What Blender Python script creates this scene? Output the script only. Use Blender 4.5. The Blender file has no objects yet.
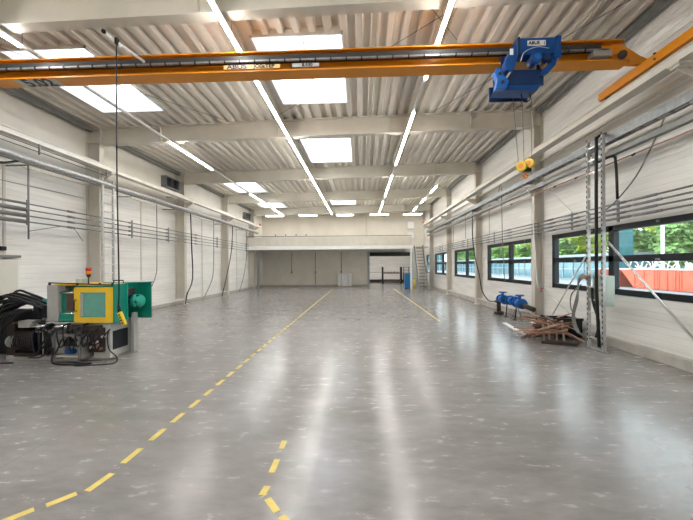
import bpy, bmesh, math, random
from mathutils import Vector, Matrix
PI = math.pi
random.seed(7)
S = bpy.context.scene
COL = S.collection

# ------------------------------------------------------------------ camera
cam_d = bpy.data.cameras.new('camera')
cam = bpy.data.objects.new('camera', cam_d); COL.objects.link(cam)
cam_d.sensor_width = 36; cam_d.sensor_fit = 'HORIZONTAL'
cam_d.lens = 335.4 / 693 * 36
cam_d.shift_y = 5.6 / 693
cam_d.clip_start = .05; cam_d.clip_end = 300
cam.matrix_world = (Matrix.Translation((0, 0, 1.8)) @ Matrix.Rotation(.0437, 4, 'Z')
                    @ Matrix.Rotation(PI / 2, 4, 'X') @ Matrix.Rotation(-.0056, 4, 'Z'))
S.camera = cam

# ------------------------------------------------------------------ world
W = bpy.data.worlds.new('overcast_sky'); S.world = W; W.use_nodes = True
nt = W.node_tree; nt.nodes.clear()
wo = nt.nodes.new('ShaderNodeOutputWorld'); bg = nt.nodes.new('ShaderNodeBackground')
tc = nt.nodes.new('ShaderNodeTexCoord'); sp = nt.nodes.new('ShaderNodeSeparateXYZ')
cr = nt.nodes.new('ShaderNodeValToRGB')
cr.color_ramp.elements[0].position = .0; cr.color_ramp.elements[0].color = (.95, .98, 1, 1)
cr.color_ramp.elements[1].position = .8; cr.color_ramp.elements[1].color = (.78, .88, 1, 1)
nt.links.new(tc.outputs['Generated'], sp.inputs[0]); nt.links.new(sp.outputs['Z'], cr.inputs[0])
nt.links.new(cr.outputs[0], bg.inputs[0]); bg.inputs[1].default_value = 3.0
nt.links.new(bg.outputs[0], wo.inputs[0])

S.view_settings.view_transform = 'Standard'
S.view_settings.look = 'None'
S.view_settings.gamma = 1
S.view_settings.use_curve_mapping = False
S.view_settings.exposure = 0.76
LED = 42.0

# ------------------------------------------------------------------ materials
def mat(name, col, rough=.5, metal=0., var=.0, vscale=3., bump=0., bscale=40., spec=.5, emit=None, est=0):
    m = bpy.data.materials.new(name); m.use_nodes = True
    t = m.node_tree; b = t.nodes['Principled BSDF']
    b.inputs['Base Color'].default_value = (*col, 1)
    b.inputs['Roughness'].default_value = rough
    b.inputs['Metallic'].default_value = metal
    b.inputs['Specular IOR Level'].default_value = spec
    if emit:
        b.inputs['Emission Color'].default_value = (*emit, 1); b.inputs['Emission Strength'].default_value = est
    if var:
        c = t.nodes.new('ShaderNodeTexCoord'); n = t.nodes.new('ShaderNodeTexNoise')
        n.inputs['Scale'].default_value = vscale; n.inputs['Detail'].default_value = 6
        r = t.nodes.new('ShaderNodeValToRGB')
        r.color_ramp.elements[0].position = .3; r.color_ramp.elements[1].position = .7
        r.color_ramp.elements[0].color = (*[x * (1 - var) for x in col], 1)
        r.color_ramp.elements[1].color = (*[min(1, x * (1 + var * .6)) for x in col], 1)
        t.links.new(c.outputs['Object'], n.inputs['Vector']); t.links.new(n.outputs['Fac'], r.inputs[0])
        t.links.new(r.outputs[0], b.inputs['Base Color'])
    if bump:
        c = t.nodes.new('ShaderNodeTexCoord'); n = t.nodes.new('ShaderNodeTexNoise')
        n.inputs['Scale'].default_value = bscale; bp = t.nodes.new('ShaderNodeBump')
        bp.inputs['Strength'].default_value = bump; bp.inputs['Distance'].default_value = .01
        t.links.new(c.outputs['Object'], n.inputs['Vector']); t.links.new(n.outputs['Fac'], bp.inputs['Height'])
        t.links.new(bp.outputs[0], b.inputs['Normal'])
    return m

def panel_mat(name, col, pitch, depth=.5, seam=6.0):
    """painted ribbed sheet panels: fine horizontal ribs + vertical seams, light streak wear"""
    m = mat(name, col, .45)
    t = m.node_tree; b = t.nodes['Principled BSDF']; N = t.nodes.new; L = t.links.new
    c = N('ShaderNodeTexCoord'); s = N('ShaderNodeSeparateXYZ'); L(c.outputs['Object'], s.inputs[0])
    d = N('ShaderNodeMath'); d.operation = 'DIVIDE'; L(s.outputs['Z'], d.inputs[0]); d.inputs[1].default_value = pitch
    f = N('ShaderNodeMath'); f.operation = 'FRACT'; L(d.outputs[0], f.inputs[0])
    r = N('ShaderNodeValToRGB'); L(f.outputs[0], r.inputs[0])
    e = r.color_ramp.elements; e[0].position = 0; e[0].color = (0, 0, 0, 1); e[1].position = .12; e[1].color = (1, 1, 1, 1)
    e2 = r.color_ramp.elements.new(.88); e2.color = (1, 1, 1, 1); e3 = r.color_ramp.elements.new(1.); e3.color = (0, 0, 0, 1)
    bp = N('ShaderNodeBump'); bp.inputs['Strength'].default_value = depth; bp.inputs['Distance'].default_value = .015
    L(r.outputs[0], bp.inputs['Height']); L(bp.outputs[0], b.inputs['Normal'])
    mp = N('ShaderNodeMapping'); mp.inputs['Scale'].default_value = (.5, .35, 3.); L(c.outputs['Object'], mp.inputs[0])
    n = N('ShaderNodeTexNoise'); n.inputs['Scale'].default_value = 1.5; n.inputs['Detail'].default_value = 5; L(mp.outputs[0], n.inputs['Vector'])
    r2 = N('ShaderNodeValToRGB'); L(n.outputs['Fac'], r2.inputs[0])
    r2.color_ramp.elements[0].position = .35; r2.color_ramp.elements[1].position = .65
    r2.color_ramp.elements[0].color = (*[x * .9 for x in col], 1); r2.color_ramp.elements[1].color = (*[min(1, x * 1.05) for x in col], 1)
    mx = N('ShaderNodeMixRGB'); mx.blend_type = 'MULTIPLY'; mx.inputs[0].default_value = .10
    L(r2.outputs[0], mx.inputs[1]); L(r.outputs[0], mx.inputs[2]); L(mx.outputs[0], b.inputs['Base Color'])
    return m

def glass_mat(name, tint=(.93, .97, .96), refl=.08):
    m = bpy.data.materials.new(name); m.use_nodes = True; t = m.node_tree; t.nodes.clear()
    o = t.nodes.new('ShaderNodeOutputMaterial'); a = t.nodes.new('ShaderNodeBsdfTransparent'); g = t.nodes.new('ShaderNodeBsdfGlossy')
    x = t.nodes.new('ShaderNodeMixShader'); a.inputs[0].default_value = (*tint, 1); g.inputs['Roughness'].default_value = .02
    x.inputs[0].default_value = refl
    t.links.new(a.outputs[0], x.inputs[1]); t.links.new(g.outputs[0], x.inputs[2]); t.links.new(x.outputs[0], o.inputs[0])
    return m

def floor_mat():
    m = mat('polished_concrete', (.25, .24, .23), .3)
    t = m.node_tree; b = t.nodes['Principled BSDF']; N = t.nodes.new; L = t.links.new
    c = N('ShaderNodeTexCoord')
    def noise(scale, det, sx=1, sy=1, dist=0):
        mp = N('ShaderNodeMapping'); mp.inputs['Scale'].default_value = (sx, sy, 1); L(c.outputs['Object'], mp.inputs[0])
        n = N('ShaderNodeTexNoise'); n.inputs['Scale'].default_value = scale; n.inputs['Detail'].default_value = det
        n.inputs['Distortion'].default_value = dist; n.inputs['Roughness'].default_value = .62; L(mp.outputs[0], n.inputs['Vector']); return n
    def ramp(src, p0, p1, c0, c1):
        r = N('ShaderNodeValToRGB'); L(src, r.inputs[0]); r.color_ramp.elements[0].position = p0; r.color_ramp.elements[1].position = p1
        r.color_ramp.elements[0].color = (*c0, 1); r.color_ramp.elements[1].color = (*c1, 1); return r
    a = noise(1.4, 12, .6, 1.5, 0)
    r1 = ramp(a.outputs['Fac'], .32, .68, (.225, .209, .197), (.34, .321, .306))
    d = noise(6, 10, .7, 1.7, 0)
    r2 = ramp(d.outputs['Fac'], .30, .72, (.80, .795, .79), (1.12, 1.12, 1.12))
    mx = N('ShaderNodeMixRGB'); mx.blend_type = 'MULTIPLY'; mx.inputs[0].default_value = 1; L(r1.outputs[0], mx.inputs[1]); L(r2.outputs[0], mx.inputs[2])
    # saw-cut joints
    s = N('ShaderNodeSeparateXYZ'); L(c.outputs['Object'], s.inputs[0])
    def joint(out, off, pitch, w):
        p = N('ShaderNodeMath'); p.operation = 'ADD'; L(out, p.inputs[0]); p.inputs[1].default_value = -off + pitch * 20
        q = N('ShaderNodeMath'); q.operation = 'PINGPONG'; L(p.outputs[0], q.inputs[0]); q.inputs[1].default_value = pitch / 2
        g = N('ShaderNodeMath'); g.operation = 'LESS_THAN'; L(q.outputs[0], g.inputs[0]); g.inputs[1].default_value = w; return g
    j1 = joint(s.outputs['Y'], 4.72, 5.18, .006); j2 = joint(s.outputs['X'], 2.95, 6.2, .005)
    jm = N('ShaderNodeMath'); jm.operation = 'MAXIMUM'; L(j1.outputs[0], jm.inputs[0]); L(j2.outputs[0], jm.inputs[1])
    m2 = N('ShaderNodeMixRGB'); L(jm.outputs[0], m2.inputs[0]); L(mx.outputs[0], m2.inputs[1]); m2.inputs[2].default_value = (.18, .168, .16, 1)
    # chalky scuffs
    sc = noise(5.0, 14, .7, 1.6, .25); r3 = ramp(sc.outputs['Fac'], .44, .64, (0, 0, 0), (1, 1, 1))
    m3 = N('ShaderNodeMixRGB'); mm = N('ShaderNodeMath'); mm.operation = 'MULTIPLY'; L(r3.outputs[0], mm.inputs[0]); mm.inputs[1].default_value = .04
    L(mm.outputs[0], m3.inputs[0]); L(m2.outputs[0], m3.inputs[1]); m3.inputs[2].default_value = (.50, .485, .47, 1)
    L(m3.outputs[0], b.inputs['Base Color'])
    rr = ramp(d.outputs['Fac'], .3, .7, (.17, .17, .17), (.30, .30, .30)); L(rr.outputs[0], b.inputs['Roughness'])
    bp = N('ShaderNodeBump'); bp.inputs['Strength'].default_value = .07; bp.inputs['Distance'].default_value = .02
    L(a.outputs['Fac'], bp.inputs['Height']); L(bp.outputs[0], b.inputs['Normal'])
    b.inputs['Specular IOR Level'].default_value = .75
    return m

M = dict(
    floor=floor_mat(),
    deck=mat('deck_sheet', (.70, .65, .575), .5, 0, .05, 1.2),
    steel=mat('cream_painted_steel', (.62, .58, .50), .45, 0, .07, 2.),
    crane_rail=mat('pale_rail_paint', (.74, .70, .62), .42, 0, .1, 2.),
    concrete=mat('kerb_concrete', (.46, .43, .39), .8, 0, .18, 4., .3),
    wall=panel_mat('wall_panel', (.82, .80, .76), .125, .22),
    wall_up=mat('upper_wall_paint', (.72, .68, .60), .6, 0, .08, 1.2),
    galv=mat('galvanised_steel', (.27, .28, .29), .42, .5, .3, 12.),
    zinc=mat('bright_zinc', (.55, .55, .54), .4, .4, .2, 14.),
    alu=mat('aluminium', (.72, .72, .71), .35, .7, .1, 8.),
    pipe=mat('grey_conduit', (.21, .21, .20), .45, .2, .15, 6.),
    dark=mat('dark_rubber', (.010, .010, .012), .45, 0, .2, 8., spec=.35),
    black=mat('black_paint', (.010, .013, .017), .4, spec=.3),
    orange=mat('crane_orange', (.74, .27, .008), .38, 0, .05, 1.5),
    blue=mat('hoist_blue', (.004, .062, .25), .32, 0, .15, 5.),
    navy=mat('deep_blue_steel', (.006, .028, .10), .35, 0, .15, 5.),
    yellow=mat('guard_yellow', (.86, .55, .02), .4, 0, .05, 4.),
    hookyel=mat('hook_yellow', (.86, .62, .03), .35),
    green=mat('machine_green', (.0, .23, .155), .35, 0, .1, 4.),
    teal=mat('teal_casting', (.01, .36, .27), .35, 0, .12, 6.),
    greyw=mat('machine_grey', (.52, .52, .49), .45, 0, .1, 4.),
    platen=mat('platen_grey', (.42, .41, .385), .45, 0, .12, 5.),
    chrome=mat('chrome', (.75, .75, .75), .18, 1.),
    tape=mat('yellow_floor_tape', (.80, .62, .16), .5, 0, .14, 9.),
    wood=mat('scrap_wood', (.27, .14, .085), .75, 0, .35, 9., .3),
    woodd=mat('dark_scrap_wood', (.13, .075, .05), .75, 0, .35, 9., .3),
    woodl=mat('pale_scrap_wood', (.60, .45, .36), .75, 0, .25, 9., .3),
    pinkw=mat('reddish_batten_wood', (.46, .26, .19), .75, 0, .3, 9., .3),
    white=mat('white_paint', (.82, .82, .80), .4, 0, .03, 3.),
    cream=mat('cream_door_paint', (.66, .64, .56), .5, 0, .03, 2.),
    red=mat('red_plastic', (.6, .03, .02), .4),
    amber=mat('amber_plastic', (.9, .28, .02), .35),
    valveblue=mat('valve_blue', (.006, .12, .45), .35, 0, .12, 6.),
    iron=mat('black_iron', (.05, .035, .03), .6, .2, .3, 8.),
    brown=mat('brown_core', (.10, .05, .045), .5, 0, .2, 5.),
    cabblue=mat('cabinet_blue', (.02, .17, .42), .4),
    boxg=mat('pale_green_box_paint', (.50, .57, .50), .45, 0, .04, 3.),
    copper=mat('copper_pipe', (.42, .22, .15), .45, .4, .15, 6.),
    marble=mat('veined_white_board', (.78, .79, .80), .4, 0, .12, 6.),
    led=mat('led_diffuser', (1, 1, 1), .4, emit=(1, .975, .93), est=LED),
    panel_lamp=mat('lamp_panel_glow', (1, 1, 1), .4, emit=(1, .98, .94), est=6.0),
    glass=glass_mat('window_glass'),
    sky_glass=glass_mat('skylight_glazing', (.96, .97, .98), .04),
    guard_glass=mat('green_tinted_guard_glass', (.13, .38, .31), .22, 0, .1, 10.),
    asphalt=mat('yard_paving', (.27, .27, .27), .85, 0, .1, 1.),
    leaf_y=mat('yellow_green_leaves', (.50, .62, .08), .6, 0, .3, 2.),
    leaf_g=mat('mid_green_leaves', (.24, .42, .12), .6, 0, .3, 2.),
    leaf_d=mat('dark_green_leaves', (.16, .32, .13), .6, 0, .3, 2.),
    bark=mat('bark', (.12, .09, .07), .8, 0, .2, 6.),
    skip=mat('skip_orange_red', (.78, .15, .075), .5, 0, .1, 1.5),
    skipb=mat('rusty_skip_brown', (.36, .10, .06), .6, 0, .25, 2.),
    facade=mat('facade_blue_glass', (.10, .25, .30), .1, .2, .2, .6),
    facfr=mat('facade_mullion_grey', (.35, .40, .42), .4),
    plate=mat('pale_orange_plate', (.85, .55, .22), .4),
    shade=mat('roller_housing_black', (.03, .03, .03), .6),
)

# ------------------------------------------------------------------ mesh builder
class MB:
    def __init__(s): s.v = []; s.f = []; s.sm = []
    def add(s, vs, fs, sm=False):
        o = len(s.v); s.v += [Vector(v) for v in vs]
        for f in fs: s.f.append([o + i for i in f]); s.sm.append(sm)
    def box(s, x0, x1, y0, y1, z0, z1):
        s.add([(x0, y0, z0), (x1, y0, z0), (x1, y1, z0), (x0, y1, z0), (x0, y0, z1), (x1, y0, z1), (x1, y1, z1), (x0, y1, z1)],
              [(0, 3, 2, 1), (4, 5, 6, 7), (0, 1, 5, 4), (1, 2, 6, 5), (2, 3, 7, 6), (3, 0, 4, 7)]); return s
    def bar(s, a, b, w, h, up=(0, 0, 1)):
        a = Vector(a); b = Vector(b); d = (b - a).normalized(); u = Vector(up)
        if abs(d.dot(u)) > .99: u = Vector((0, 1, 0))
        r = d.cross(u).normalized(); u = r.cross(d).normalized()
        vs = [p + r * (i * w / 2) + u * (j * h / 2) for p in (a, b) for i, j in ((-1, -1), (1, -1), (1, 1), (-1, 1))]
        s.add(vs, [(0, 1, 2, 3), (7, 6, 5, 4), (0, 4, 5, 1), (1, 5, 6, 2), (2, 6, 7, 3), (3, 7, 4, 0)]); return s
    def cyl(s, a, b, r, r2=None, n=12, cap=True):
        a = Vector(a); b = Vector(b); r2 = r if r2 is None else r2; d = (b - a).normalized()
        u = d.orthogonal().normalized(); w = d.cross(u)
        vs = [a + (u * math.cos(2 * PI * i / n) + w * math.sin(2 * PI * i / n)) * r for i in range(n)]
        vs += [b + (u * math.cos(2 * PI * i / n) + w * math.sin(2 * PI * i / n)) * r2 for i in range(n)]
        s.add(vs, [(i, (i + 1) % n, n + (i + 1) % n, n + i) for i in range(n)], True)
        if cap: s.add(vs, [tuple(range(n))[::-1], tuple(range(n, 2 * n))])
        return s
    def tube(s, pts, r, n=7, smooth=True, k=5):
        P = [Vector(p) for p in pts]
        if smooth and len(P) > 2:
            Q = []; E = [P[0] * 2 - P[1]] + P + [P[-1] * 2 - P[-2]]
            for i in range(1, len(E) - 2):
                for j in range(k):
                    t = j / k; a, b, c, d = E[i - 1:i + 3]
                    Q.append(.5 * ((2 * b) + (c - a) * t + (2 * a - 5 * b + 4 * c - d) * t * t + (3 * b - a - 3 * c + d) * t ** 3))
            P = Q + [P[-1]]
        u = (P[1] - P[0]).normalized().orthogonal().normalized(); vs = []
        for i, p in enumerate(P):
            d = (P[min(i + 1, len(P) - 1)] - P[max(i - 1, 0)]).normalized()
            u = (u - d * u.dot(d)).normalized(); w = d.cross(u)
            vs += [p + (u * math.cos(2 * PI * q / n) + w * math.sin(2 * PI * q / n)) * r for q in range(n)]
        fs = [(i * n + q, i * n + (q + 1) % n, (i + 1) * n + (q + 1) % n, (i + 1) * n + q) for i in range(len(P) - 1) for q in range(n)]
        s.add(vs, fs, True); s.add(vs, [tuple(range(n))[::-1], tuple(range(len(vs) - n, len(vs)))]); return s
    def prism(s, poly, a, axis='y', b=None):
        """poly of 2D points extruded from a to b along axis"""
        f = {'y': lambda p, t: (p[0], t, p[1]), 'x': lambda p, t: (t, p[0], p[1]), 'z': lambda p, t: (p[0], p[1], t)}[axis]
        n = len(poly); vs = [f(p, a) for p in poly] + [f(p, b) for p in poly]
        s.add(vs, [tuple(range(n))[::-1], tuple(range(n, 2 * n))] + [(i, (i + 1) % n, n + (i + 1) % n, n + i) for i in range(n)]); return s
    def dome(s, c, d, r, n=14, m=6, full=False, flat=1.):
        c = Vector(c); d = Vector(d).normalized(); u = d.orthogonal().normalized(); w = d.cross(u); vs = []; fs = []
        lo = -m if full else 0
        for j in range(lo, m + 1):
            a = j / m * PI / 2
            for i in range(n):
                t = 2 * PI * i / n; vs.append(c + (u * math.cos(t) + w * math.sin(t)) * r * math.cos(a) + d * r * math.sin(a) * flat)
        R = m - lo
        for j in range(R):
            for i in range(n): fs.append((j * n + i, j * n + (i + 1) % n, (j + 1) * n + (i + 1) % n, (j + 1) * n + i))
        s.add(vs, fs, True); s.add(vs, [tuple(range(n))[::-1]]); return s
    def build(s, name, m, parent=None, bevel=0, loc=None):
        me = bpy.data.meshes.new(name); me.from_pydata([tuple(v) for v in s.v], [], s.f)
        me.polygons.foreach_set('use_smooth', s.sm); me.materials.append(m)
        bm = bmesh.new(); bm.from_mesh(me); bmesh.ops.remove_doubles(bm, verts=bm.verts, dist=1e-5)
        bmesh.ops.recalc_face_normals(bm, faces=bm.faces); bm.to_mesh(me); bm.free()
        o = bpy.data.objects.new(name, me); COL.objects.link(o)
        if parent is not None:
            o.parent = parent; L = Vector(parent.get('_w', (0, 0, 0))); me.transform(Matrix.Translation(-L))
        if bevel:
            b = o.modifiers.new('bevel', 'BEVEL'); b.width = bevel; b.segments = 2; b.limit_method = 'ANGLE'
        return o

def box(*a): return MB().box(*a)
def tag(o, label=None, cat=None, group=None, kind=None):
    if label: o['label'] = label
    if cat: o['category'] = cat
    if group: o['group'] = group
    if kind: o['kind'] = kind
    return o
def thing(name, loc, label=None, cat=None, group=None, kind=None):
    """an Empty at the thing's base; parts are given in world coordinates"""
    o = bpy.data.objects.new(name, None); COL.objects.link(o); o.location = loc; o['_w'] = tuple(float(x) for x in loc)
    o.empty_display_size = .2
    return tag(o, label, cat, group, kind)
def clone(o, loc, label=None, group=None, parent=None):
    c = o.copy(); COL.objects.link(c)
    if parent is None:
        c.location = loc
        if label: c['label'] = label
        if group: c['group'] = group
    else: c.parent = parent
    for ch in [x for x in COL.objects if x.parent == o]: clone(ch, None, parent=c)
    return c
def text(body, size, mx, m, parent, name='lettering', ext=.0015):
    cu = bpy.data.curves.new(name, 'FONT'); cu.body = body; cu.size = size; cu.extrude = ext; cu.offset = size * .03; cu.align_x = 'CENTER'; cu.align_y = 'CENTER'
    t = bpy.data.objects.new('tmp', cu); COL.objects.link(t)
    dg = bpy.context.evaluated_depsgraph_get(); me = bpy.data.meshes.new_from_object(t.evaluated_get(dg))
    bpy.data.objects.remove(t); bpy.data.curves.remove(cu)
    me.name = name; me.transform(Matrix.Translation(-Vector(parent['_w'])) @ mx); me.materials.clear(); me.materials.append(m)
    o = bpy.data.objects.new(name, me); COL.objects.link(o); o.parent = parent; return o

# ------------------------------------------------------------------ setting
XL, XR, YF, YB = -8.85, 5.55, -5.1, 29.7
CL, CR = -8.40, 5.27                 # inner faces of the columns
YK = [10.54 + 5.18 * k for k in range(-2, 4)]
def zb(x): return 5.744 + (x + 8.4) * .0185       # underside of the roof beams
BH = .54
box(-9.05, 5.75, YF - .2, 36.2, -.2, 0).build('floor', M['floor'])['kind'] = 'structure'

# ribbed steel roof deck with the skylight openings left out
P = .31; X0 = -2.2
MIDX = (X0, X0 + 6 * P); LEFTX = (X0 - 17 * P, X0 - 11 * P)
SKY = [(MIDX, 6.6, 9.42), (MIDX, 12.0, 14.8), (MIDX, 22.2, 25.1), (LEFTX, 6.6, 9.42), (LEFTX, 17.7, 20.1), (LEFTX, 22.9, 25.5),
       (MIDX, 1.3, 4.1), (LEFTX, 1.3, 4.1)]  # these two are out of view, added for the light they let in
d = MB()
i0 = int((XL - X0) / P) - 1; i1 = int((XR - X0) / P) + 1
for i in range(i0, i1 + 1):
    xa = X0 + i * P
    cut = [(y0, y1) for (xx, y0, y1) in SKY if xx[0] - .01 < xa and xa + P < xx[1] + .01]
    segs = []; y = YF - .2
    for y0, y1 in sorted(cut): segs.append((y, y0)); y = y1
    segs.append((y, YB + .2))
    prof = [(0, 0), (.07, 0), (.10, .10), (.23, .10), (.26, 0), (.31, 0)]
    for ya, yb in segs:
        vs = []
        for yy in (ya, yb):
            for px, pz in prof: x = xa + px; vs.append((x, yy, zb(x) + BH + pz))
            for px, pz in prof[::-1]: x = xa + px; vs.append((x, yy, zb(x) + BH + pz + .012))
        n = 12
        d.add(vs, [(q, (q + 1) % n, n + (q + 1) % n, n + q) for q in range(n)])
d.build('ceiling', M['deck'])['kind'] = 'structure'

def wall_side(name, x0, x1, holes, m, z1=6.6):
    w = MB(); w.box(x0, x1, YF, YB, 0, 1.14)
    w.box(x0, x1, YF, YB, 2.65, z1)
    y = YF
    for a, b in holes: w.box(x0, x1, y, a, 1.14, 2.65); y = b
    w.box(x0, x1, y, YB, 1.14, 2.65)
    w.build(name, m)['kind'] = 'structure'
WIN = [(YK[1] - 5.38 + 5.18 * k, YK[1] - .60 + 5.18 * k) for k in range(0, 5)]
WIN = [(.18, 4.76), (5.38, 9.96), (10.56, 14.93), (15.74, 20.1), (20.92, 25.35), (26.1, 28.6)]  # first opening is out of view, added only to let in light
wall_side('wall_right', XR, XR + .1, WIN, M['wall'])
MB().box(XL - .2, XL, YF, YB, 0, 4.47).build('wall_left', M['wall'])['kind'] = 'structure'
MB().box(XL - .2, XL, YF, YB, 4.47, 6.4).build('wall_left_upper', M['wall_up'])['kind'] = 'structure'
box(XL - .2, XR + .2, YF - .2, YF, 0, 6.7).build('wall_front', M['wall_up'])['kind'] = 'structure'
w = MB(); w.box(XL - .2, .72, YB, YB + .2, 0, 6.7); w.box(4.38, XR + .2, YB, YB + .2, 0, 6.7); w.box(.72, 4.38, YB, YB + .2, 2.92, 6.7)
w.build('wall_back', M['wall_up'])['kind'] = 'structure'
# second room behind the opening
w = MB(); w.box(-.6, 5.75, 36, 36.2, 0, 3.6); w.box(-.8, -.6, YB + .2, 36.2, 0, 3.6); w.box(5.55, 5.75, YB + .2, 36, 0, 3.6)
w.build('wall_side_room', M['wall'])['kind'] = 'structure'
box(-.8, 5.75, YB + .2, 36.2, 3.6, 3.75).build('ceiling_side_room', M['wall_up'])['kind'] = 'structure'
box(XR - .12, XR, YF, YB, 0, .19).build('baseboard_right', M['concrete'], bevel=.01)['kind'] = 'structure'
box(XL, XL + .06, YF, YB, 0, .13).build('baseboard_left', M['concrete'], bevel=.01)['kind'] = 'structure'
box(XL, .55, YB - .05, YB, 0, .12).build('baseboard_back', M['concrete'])['kind'] = 'structure'
# horizontal joint cappings high on the side walls
box(XL, XL + .04, YF, YB, 4.42, 4.52).build('trim_1', M['steel'])['kind'] = 'structure'
box(XR - .05, XR, YF, YB, 4.95, 5.01).build('trim_2', M['steel'])['kind'] = 'structure'
for n, y in enumerate([YK[k] - 2.6 for k in range(0, 6)]):
    box(XL, XL + .02, y - .03, y + .03, .13, 4.42).build('trim_%d' % (n + 3), M['steel'])['kind'] = 'structure'
# dark opening frame and rolled-up door over it
f = MB(); f.box(.56, .74, YB - .08, YB + .22, 0, 2.98); f.box(4.36, 4.54, YB - .08, YB + .22, 0, 2.98)
f.build('door_frame', M['facfr'])['kind'] = 'structure'
f = MB(); f.cyl((.75, YB - .2, 2.78), (4.35, YB - .2, 2.78), .17, n=16)
for xx in (.76, 4.30): f.box(xx, xx + .05, YB - .38, YB, 2.6, 2.98)
tag(f.build('rolled_up_door', M['shade']), 'black rolled-up shutter above the wide opening in the back wall', 'roller shutter')

# windows
for n, (a, b) in enumerate(WIN):
    r = thing('window_%d' % (n + 1), (XR, (a + b) / 2, 1.14), kind='structure')
    f = MB(); x0, x1 = XR - .03, XR + .10; T = .125; mid = (a + b) / 2
    f.box(x0, x1, a, b, 1.14, 1.14 + T); f.box(x0, x1, a, b, 2.65 - T, 2.65)
    f.box(x0, x1, a, a + T, 1.14, 2.65); f.box(x0, x1, b - T, b, 1.14, 2.65)
    f.box(x0, x1, mid - .075, mid + .075, 1.14, 2.65); f.box(x0, x1, a, b, 1.85, 1.985)
    f.build('window_frame', M['black'], r, bevel=.006)
    for ya, yb in ((a + T, mid - .075), (mid + .075, b - T)):
        for za, zz in ((1.14 + T, 1.85), (1.985, 2.65 - T)):
            box(XR + .03, XR + .04, ya, yb, za, zz).build('pane', M['glass'], r)
    for ya in (mid - 1.2, mid + 1.2): box(x0 - .03, x0, ya - .05, ya + .05, 1.87, 1.91).build('latch', M['galv'], r)
    for ya in (mid - 1.2, mid + .6): box(x0 - .025, x0, ya - .03, ya + .03, 2.58, 2.62).build('latch', M['galv'], r)
    box(XR + .10, XR + .2, a - .02, b + .02, 1.12, 1.15).build('window_sill', M['galv'], r)

# steel columns, roof beams
def column(side, y, label):
    inner = CL if side < 0 else CR; outer = XL + .0 if side < 0 else XR
    top = zb(inner) - .0
    r = thing('steel_column', ((inner + outer) / 2, y, 0), label, 'column', 'columns of the %s wall' % ('left' if side < 0 else 'right'))
    c = MB(); s = 1 if inner < outer else -1
    zt = zb(inner) + BH - .01
    c.box(*sorted((inner, inner + s * .02)), y - .1, y + .1, 0, zt)
    c.box(*sorted((outer - s * .02, outer)), y - .1, y + .1, 0.26, zt)
    c.box(*sorted((inner + s * .02, outer - s * .02)), y - .007, y + .007, .26, zt)
    c.build('shaft', M['steel'], r)
    p = MB(); p.box(*sorted((inner - s * .04, inner + s * .14)), y - .14, y + .14, 0, .02); p.build('base_plate', M['steel'], r)
    # crane bracket
    k = MB(); rx = -8.1 if side < 0 else 4.9
    a, b = sorted((inner, rx - s * .08))
    k.box(a, b, y - .08, y + .08, 4.80, 4.838)
    k.prism([(inner, 4.80), (rx - s * .06, 4.80), (inner, 4.55)], y - .008, 'y', y + .008)
    k.build('crane_bracket', M['crane_rail'], r)
    g = MB()
    for zz in (zb(inner) + .06, zb(inner) + BH - .08):
        g.box(*sorted((inner + s * .02, outer - s * .02)), y - .1, y + .1, zz, zz + .015)
    g.build('stiffener', M['steel'], r)
    b_ = MB()
    for zz in (0.1, .2, .34, .44):
        for yy in (-.06, .06): b_.cyl((inner - s * .0, y + yy, zb(inner) + zz), (inner - s * .025, y + yy, zb(inner) + zz), .016, n=6)
    b_.build('bolt', M['steel'], r)
LC = ['steel column on the left wall at the near end, cut off by the frame', 'steel column on the left wall behind the tall aluminium ladder', 'second steel column on the left wall past the ladder, with a black cable hanging beside it',
      'third steel column on the left wall past the ladder', 'left wall steel column at the near corner of the mezzanine']
RC = ['steel column on the right wall nearest the camera, above the yellow end carriage', 'steel column on the right wall right behind the heap of scrap wood', 'right wall steel column just past the blue valves',
      'right wall steel column between the two small far windows', 'right wall steel column next to the steep mezzanine stairs']
for i, y in enumerate([YK[1], YK[2], YK[3], YK[4], YK[5]]):
    column(-1, y, 'cream ' + LC[i]); column(1, y, 'cream ' + RC[i])
BL = ['behind the camera, above the viewer', 'crossing the top edge of the picture, nearest of all', 'second from the front, just beyond the orange crane', 'third from the front, right behind the second skylights',
      'fourth from the front of the hall', 'farthest back, above the mezzanine edge']
for i, y in enumerate(YK):
    r = thing('roof_beam', (0, y, 5.9), 'cream steel roof beam spanning the hall, ' + BL[i], 'roof beam', 'roof beams')
    g = MB()
    def slab(za, zz, ya, yb, xa=CL, xb=CR):
        g.add([(xa, ya, zb(xa) + za), (xb, ya, zb(xb) + za), (xb, yb, zb(xb) + za), (xa, yb, zb(xa) + za),
               (xa, ya, zb(xa) + zz), (xb, ya, zb(xb) + zz), (xb, yb, zb(xb) + zz), (xa, yb, zb(xa) + zz)],
              [(0, 3, 2, 1), (4, 5, 6, 7), (0, 1, 5, 4), (1, 2, 6, 5), (2, 3, 7, 6), (3, 0, 4, 7)])
    slab(0, .022, y - .105, y + .105); slab(.022, BH - .022, y - .006, y + .006); slab(BH - .022, BH, y - .105, y + .105)
    g.build('beam_section', M['steel'], r)
    for xs in (-6.4, -2.6, .9, 3.4):
        MB().box(xs - .006, xs + .006, y - .1, y + .1, zb(xs) + .022, zb(xs) + BH - .024).build('stiffener', M['steel'], r)
    for xa in (CL + .001, CR - .031):
        e = MB(); e.box(xa, xa + .03, y - .105, y + .105, zb(xa) - .05, zb(xa) + BH - .01); e.build('end_plate', M['steel'], r)

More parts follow.
